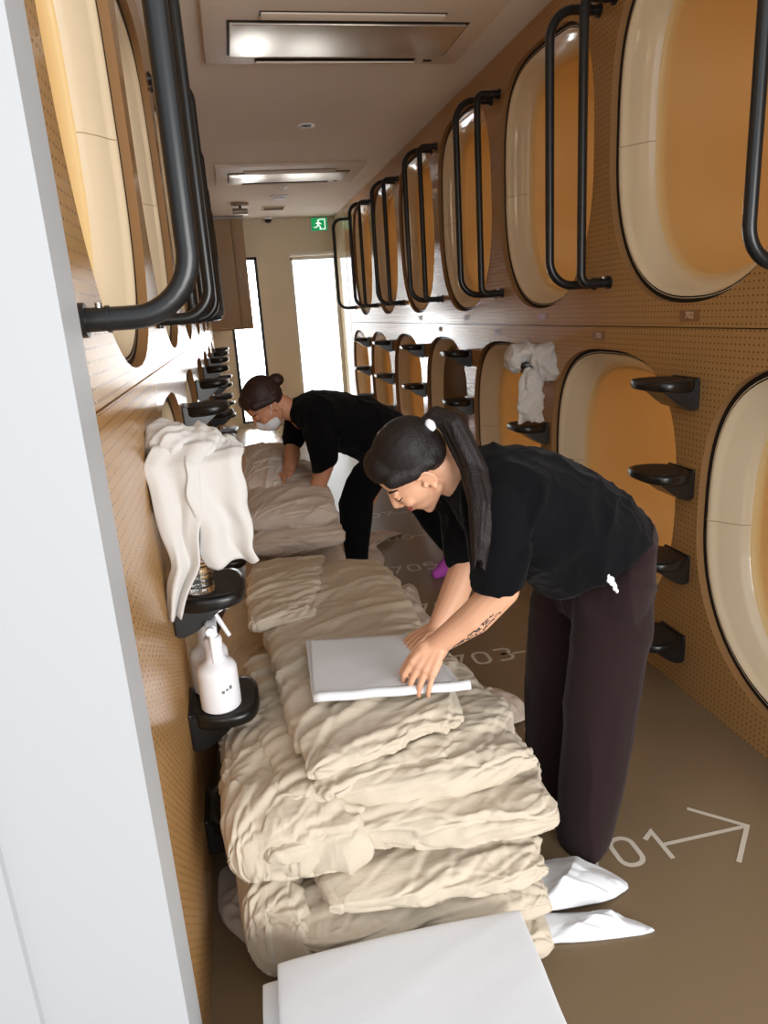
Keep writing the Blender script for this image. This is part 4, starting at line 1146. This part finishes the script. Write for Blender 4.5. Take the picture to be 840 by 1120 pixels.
# shirt
def shirt_mesh(rings, sleeves, seed, amp=0.009, voxel=0.0055, arms=()):
    c = Clay(); c.loft(rings)
    for pts, rr in arms: c.chain(pts, rr)
    for sl in sleeves: c.loft(sl, 22)
    f1 = fold_noise(10, amp, (0.35, 0.1, 1), seed); f2 = fold_noise(19, amp * 0.35, (0.6, 0.2, 1), seed + 4)
    return c.mesh(voxel, 6, lambda q, n: f1(q) + f2(q))
Yc = 1.515
rings = [ring(0.462, Yc, 0.992, 0.030, 0.044, 0.060), ring(0.487, Yc, 0.978, 0.038, 0.060, 0.095), ring(0.515, Yc, 0.962, 0.045, 0.082, 0.165), ring(0.57, Yc, 0.928, 0.060, 0.112, 0.195),
         ring(0.64, Yc, 0.885, 0.072, 0.128, 0.192), ring(0.72, Yc, 0.832, 0.095, 0.125, 0.188), ring(0.775, Yc, 0.785, 0.112, 0.105, 0.185), ring(0.808, Yc, 0.745, 0.130, 0.082, 0.182, (0.02, -0.03)), ring(0.822, Yc, 0.725, 0.135, 0.072, 0.178, (0.03, -0.045))]
slL = [((0.545, 1.44, 0.945), (0.095, 0.0, -0.02), (0.02, 0.03, 0.10)), ((0.525, 1.392, 0.930), (0.088, -0.01, -0.01), (0.01, 0.058, 0.062)), ((0.510, 1.358, 0.880), (0.068, -0.01, 0.0), (0, 0.056, 0.03)), ((0.500, 1.345, 0.825), (0.056, -0.01, 0.008), (0, 0.058, 0.012)), ((0.494, 1.340, 0.782), (0.053, -0.012, 0.010), (0, 0.060, 0.004))]
slR = [((0.545, 1.59, 0.945), (0.095, 0, -0.02), (-0.02, 0.03, -0.09)), ((0.525, 1.64, 0.925), (0.085, 0, -0.01), (0, 0.058, -0.055)), ((0.525, 1.668, 0.85), (0.062, 0, 0.0), (0, 0.056, -0.02)), ((0.528, 1.675, 0.765), (0.058, 0, 0.01), (0, 0.060, -0.01)), ((0.530, 1.677, 0.725), (0.056, 0, 0.012), (0, 0.060, -0.005))]
link('shirt', shirt_mesh(rings, [slL, slR], 51, arms=[([(0.545, 1.44, 0.955), (0.525, 1.385, 0.925), (0.511, 1.358, 0.83)], [0.07, 0.068, 0.058]), ([(0.545, 1.59, 0.955), (0.53, 1.645, 0.92), (0.533, 1.66, 0.80)], [0.07, 0.068, 0.058])]), 'black_cotton', skin)
# trousers
def trouser_mesh(hip, legs, seed, amp=0.007, voxel=0.0055):
    c = Clay(); c.loft(hip)
    for lg in legs: c.loft(lg, 24)
    f1 = fold_noise(8, amp * 1.5, (0.12, 0.1, 1), seed); f2 = fold_noise(10, amp, (0.7, 0.2, -0.6), seed + 2)
    return c.mesh(voxel, 6, lambda q, n: f1(q) + f2(q) * max(0.0, min(1.0, (q.z - 0.45) * 4)))
hip = [((0.845, Yc, 0.800), (0.085, 0, 0.055), (0, 0.150, 0)), ((0.835, Yc, 0.765), (0.110, 0, 0.040), (0, 0.172, 0)), ((0.825, 1.52, 0.715), (0.112, 0, 0.012), (0, 0.182, 0)), ((0.818, 1.525, 0.65), (0.106, 0, 0), (0, 0.180, 0)), ((0.812, 1.525, 0.60), (0.085, 0, 0), (0, 0.165, 0))]
lgN = [((0.820, 1.45, 0.70), (0.098, 0, 0.01), (0, 0.085, 0)), ((0.812, 1.435, 0.60), (0.096, 0, 0), (0, 0.090, 0)), ((0.800, 1.430, 0.45), (0.092, 0, 0), (0, 0.090, 0)), ((0.785, 1.428, 0.30), (0.086, 0, 0), (0, 0.088, 0)), ((0.765, 1.425, 0.15), (0.080, 0, 0), (0, 0.086, 0)), ((0.748, 1.420, 0.03), (0.070, 0, 0.008), (0, 0.082, 0)), ((0.742, 1.418, 0.004), (0.066, 0, 0.008), (0, 0.080, 0))]
lgF = [((0.815, 1.60, 0.70), (0.098, 0, 0.01), (0, 0.085, 0)), ((0.790, 1.615, 0.60), (0.096, 0, 0), (0, 0.090, 0)), ((0.772, 1.62, 0.45), (0.092, 0, 0), (0, 0.090, 0)), ((0.765, 1.62, 0.30), (0.086, 0, 0), (0, 0.088, 0)), ((0.760, 1.62, 0.15), (0.080, 0, 0), (0, 0.086, 0)), ((0.755, 1.615, 0.004), (0.072, 0, 0.004), (0, 0.082, 0))]
tr = link('trousers', trouser_mesh(hip, [lgN, lgF], 55), 'brown_cloth', skin)
c = Clay()
for k in range(5): c.ball((0.748 + 0.006 * k, 1.334 + 0.001 * k, 0.768 - 0.010 * k), (0.004 + 0.002 * ((k * 3) % 4), 0.004, 0.006 + 0.003 * (k % 2)))
link('pocket_tissue', c.mesh(0.002, 1), 'mask_paper', skin)
# tattoo on the left forearm: short inked strokes lying on the skin
def tattoo():
    from mathutils.bvhtree import BVHTree
    bvh = BVHTree.FromPolygons([v.co for v in skin.data.vertices], [tuple(p.vertices) for p in skin.data.polygons])
    V = []; Fc = []
    A = Vector((0.490, 1.30, 0.722)); B = Vector((0.405, 1.345, 0.605))
    rnd = random.Random(5)
    ax_ = (B - A).normalized(); sd = ax_.cross(Vector((0.15, -1, 0.25))).normalized()
    def paint(poly, r):
        hits = []
        for q in poly:
            h = bvh.find_nearest(q)
            if h[0] is not None: hits.append(h[0] + h[1] * 0.0006)
        if len(hits) > 1:
            v, f = tube_data(hits, r, 5); o0 = len(V); V.extend(v); Fc.extend([tuple(i + o0 for i in q) for q in f])
    for (t0, t1, n, wd) in ((0.06, 0.30, 11, 0.012), (0.28, 0.66, 26, 0.016), (0.74, 0.98, 13, 0.011)):
        for _ in range(n):
            t = rnd.uniform(t0, t1); o0 = rnd.uniform(-wd, wd) - 0.004; a0 = rnd.uniform(0, 6.28); rr = rnd.uniform(0.003, 0.008)
            cen = A.lerp(B, t) + sd * o0
            paint([cen + (ax_ * math.cos(a0 + k * 0.6) + sd * math.sin(a0 + k * 0.6) * 0.8) * rr * (0.5 + 0.12 * k) for k in range(6)], 0.0008)
    return from_data(V, Fc)
t = link('tattoo', tattoo(), 'ink', skin); t['label'] = 'grey floral tattoo on the forearm'

# ---------------- woman behind with the mask
hm2 = head_map((0.120, 3.28, 0.985), (-0.60, -0.12, -0.74), (-0.58, -0.22, 0.72), 0.98)
P2 = hm2[0]
c = Clay(); add_head(c, hm2)
c.chain([P2(0, -0.035, -0.045), (0.225, 3.30, 0.945), (0.30, 3.32, 0.93)], [0.050, 0.050, 0.065])
c.chain([(0.30, 3.32, 0.92), (0.42, 3.33, 0.89), (0.56, 3.34, 0.83), (0.68, 3.35, 0.75)], [0.080, 0.092, 0.088, 0.085])
c.chain([(0.345, 3.24, 0.91), (0.345, 3.18, 0.86), (0.350, 3.15, 0.70), (0.305, 3.17, 0.59), (0.262, 3.19, 0.48)], [0.055, 0.050, 0.041, 0.038, 0.028])
add_hand(c, (0.262, 3.19, 0.48), (0.225, 3.20, 0.43), (-0.3, 0, -1), (-0.4, 0.9, 0), 1.0)
c.chain([(0.315, 3.42, 0.91), (0.28, 3.46, 0.87), (0.232, 3.44, 0.745), (0.215, 3.36, 0.690), (0.185, 3.285, 0.650)], [0.055, 0.048, 0.038, 0.035, 0.026])
add_hand(c, (0.185, 3.285, 0.650), (0.125, 3.25, 0.640), (0, -0.5, -0.8), (-0.2, -0.4, 0.8), 1.0, curl=(0.1, 0.2, 0.2))
c.chain([(0.66, 3.30, 0.73), (0.51, 3.262, 0.44), (0.476, 3.26, 0.07)], [0.075, 0.054, 0.036])
c.chain([(0.475, 3.26, 0.055), (0.42, 3.26, 0.035), (0.35, 3.26, 0.028)], [0.04, 0.037, 0.027])
c.chain([(0.71, 3.41, 0.73), (0.865, 3.43, 0.42), (1.02, 3.457, 0.13)], [0.075, 0.052, 0.034])
skin2 = link('person', c.mesh(0.004, 3), 'skin_tan')
tag(skin2, 'person in black with white face mask and hair bun, leaning over pale duvets', 'person', 'people folding bedding')
face_parts(hm2, skin2, mask=True, hair='hair_brown')
c = Clay(); R = hm2[1]; s = hm2[2]
c.ball(P2(0, -0.020, 0.050), (0.083 * s, 0.094 * s, 0.080 * s), R)
c.ball(P2(0, -0.045, 0.020), (0.079 * s, 0.066 * s, 0.070 * s), R)
c.ball(P2(0, 0.038, 0.076), (0.062 * s, 0.044 * s, 0.042 * s), R)
for q in (-1, 1):
    c.cone(P2(q * 0.060, 0.042, 0.060), P2(q * 0.068, 0.000, 0.035), 0.024 * s, 0.022 * s)
    c.cone(P2(q * 0.072, 0.010, 0.035), P2(q * 0.066, -0.035, 0.010), 0.016 * s, 0.024 * s)
link('hair', c.mesh(0.0035, 12, lambda q, n: hfn(q)), 'hair_brown', skin2)
c = Clay(); c.ball(P2(0, -0.118, 0.020), (0.036, 0.036, 0.030)); c.ball(P2(0, -0.100, 0.030), (0.03, 0.03, 0.028))
link('hair_bun', c.mesh(0.004, 4, lambda q, n: hfn(q) * 1.5), 'hair_brown', skin2)
c = Clay(); R = hm2[1]
c.ball(P2(0, 0.048, -0.058), (0.062 * s, 0.060 * s, 0.052 * s), R); c.ball(P2(0, 0.078, -0.038), (0.034 * s, 0.040 * s, 0.036 * s), R)
mk = link('face_mask', c.mesh(0.004, 3), 'mask_paper', skin2); mk['label'] = 'white face mask'
for q in (-1, 1):
    tube('ear_loop', [P2(q * 0.056, 0.045, -0.040), P2(q * 0.072, 0.015, -0.012), P2(q * 0.079, -0.012, 0.012)], 0.0016, 'mask_paper', mk, 6)
Y2 = 3.335
rings = [ring(0.225, 3.305, 0.957, 0.022, 0.044, 0.062), ring(0.255, 3.31, 0.950, 0.030, 0.062, 0.10), ring(0.295, 3.32, 0.935, 0.034, 0.085, 0.17), ring(0.36, 3.325, 0.905, 0.040, 0.112, 0.20),
         ring(0.45, 3.33, 0.870, 0.048, 0.128, 0.20), ring(0.54, 3.335, 0.835, 0.062, 0.132, 0.195), ring(0.62, 3.34, 0.795, 0.080, 0.125, 0.19), ring(0.675, 3.345, 0.755, 0.100, 0.105, 0.185), ring(0.70, 3.345, 0.73, 0.108, 0.095, 0.18)]
slL = [((0.36, 3.24, 0.90), (0.095, 0, -0.02), (0.02, 0.03, 0.10)), ((0.355, 3.185, 0.875), (0.092, -0.01, 0.0), (0.01, 0.058, 0.06)), ((0.352, 3.155, 0.80), (0.076, -0.01, 0.01), (0, 0.058, 0.03)), ((0.352, 3.145, 0.725), (0.062, -0.012, 0.022), (0, 0.060, 0.01)), ((0.352, 3.143, 0.695), (0.057, -0.012, 0.026), (0, 0.060, 0.004))]
slR = [((0.325, 3.42, 0.90), (0.095, 0, -0.02), (-0.02, 0.03, -0.09)), ((0.295, 3.46, 0.875), (0.085, 0, -0.01), (0, 0.058, -0.055)), ((0.265, 3.455, 0.82), (0.065, 0, 0.0), (0, 0.056, -0.02)), ((0.245, 3.45, 0.775), (0.058, 0, 0.01), (0, 0.058, -0.01))]
link('shirt', shirt_mesh(rings, [slL, slR], 61, arms=[([(0.345, 3.24, 0.91), (0.345, 3.18, 0.86), (0.350, 3.155, 0.74)], [0.07, 0.068, 0.058]), ([(0.315, 3.42, 0.91), (0.28, 3.46, 0.87), (0.245, 3.447, 0.79)], [0.07, 0.066, 0.055])]), 'black_jersey', skin2)
hip = [((0.70, Y2, 0.800), (0.085, 0, 0.055), (0, 0.150, 0)), ((0.69, Y2, 0.765), (0.110, 0, 0.030), (0, 0.170, 0)), ((0.685, Y2, 0.71), (0.125, 0, 0.0), (0, 0.178, 0)), ((0.69, Y2, 0.64), (0.130, 0, 0), (0, 0.172, 0)), ((0.69, Y2, 0.58), (0.09, 0, 0), (0, 0.15, 0))]
lgN = [((0.64, 3.285, 0.71), (0.100, 0, 0.04), (0, 0.090, 0)), ((0.560, 3.27, 0.60), (0.100, 0, 0.01), (0, 0.090, 0)), ((0.495, 3.262, 0.48), (0.088, 0, 0), (0, 0.085, 0)), ((0.492, 3.26, 0.38), (0.076, 0, 0), (0, 0.078, 0)), ((0.478, 3.26, 0.20), (0.058, 0, 0), (0, 0.064, 0)), ((0.475, 3.26, 0.05), (0.050, 0, 0), (0, 0.056, 0))]
lgF = [((0.72, 3.40, 0.71), (0.105, 0, -0.04), (0, 0.090, 0)), ((0.79, 3.42, 0.56), (0.100, 0, -0.02), (0, 0.090, 0)), ((0.865, 3.43, 0.42), (0.086, 0, 0.02), (0, 0.082, 0)), ((0.945, 3.44, 0.28), (0.072, 0, 0.03), (0, 0.072, 0)), ((1.01, 3.455, 0.155), (0.058, 0, 0.03), (0, 0.060, 0)), ((1.025, 3.458, 0.13), (0.056, 0, 0.03), (0, 0.058, 0))]
link('trousers', trouser_mesh(hip, [lgN, lgF], 65), 'black_jersey', skin2)
c = Clay()
c.chain([(1.02, 3.455, 0.14), (1.035, 3.455, 0.085), (0.995, 3.43, 0.045), (0.935, 3.37, 0.030), (0.900, 3.345, 0.026)], [0.044, 0.045, 0.042, 0.036, 0.026])
sk = link('sock', c.mesh(0.004, 4), 'purple_knit', skin2); sk['label'] = 'purple sock'
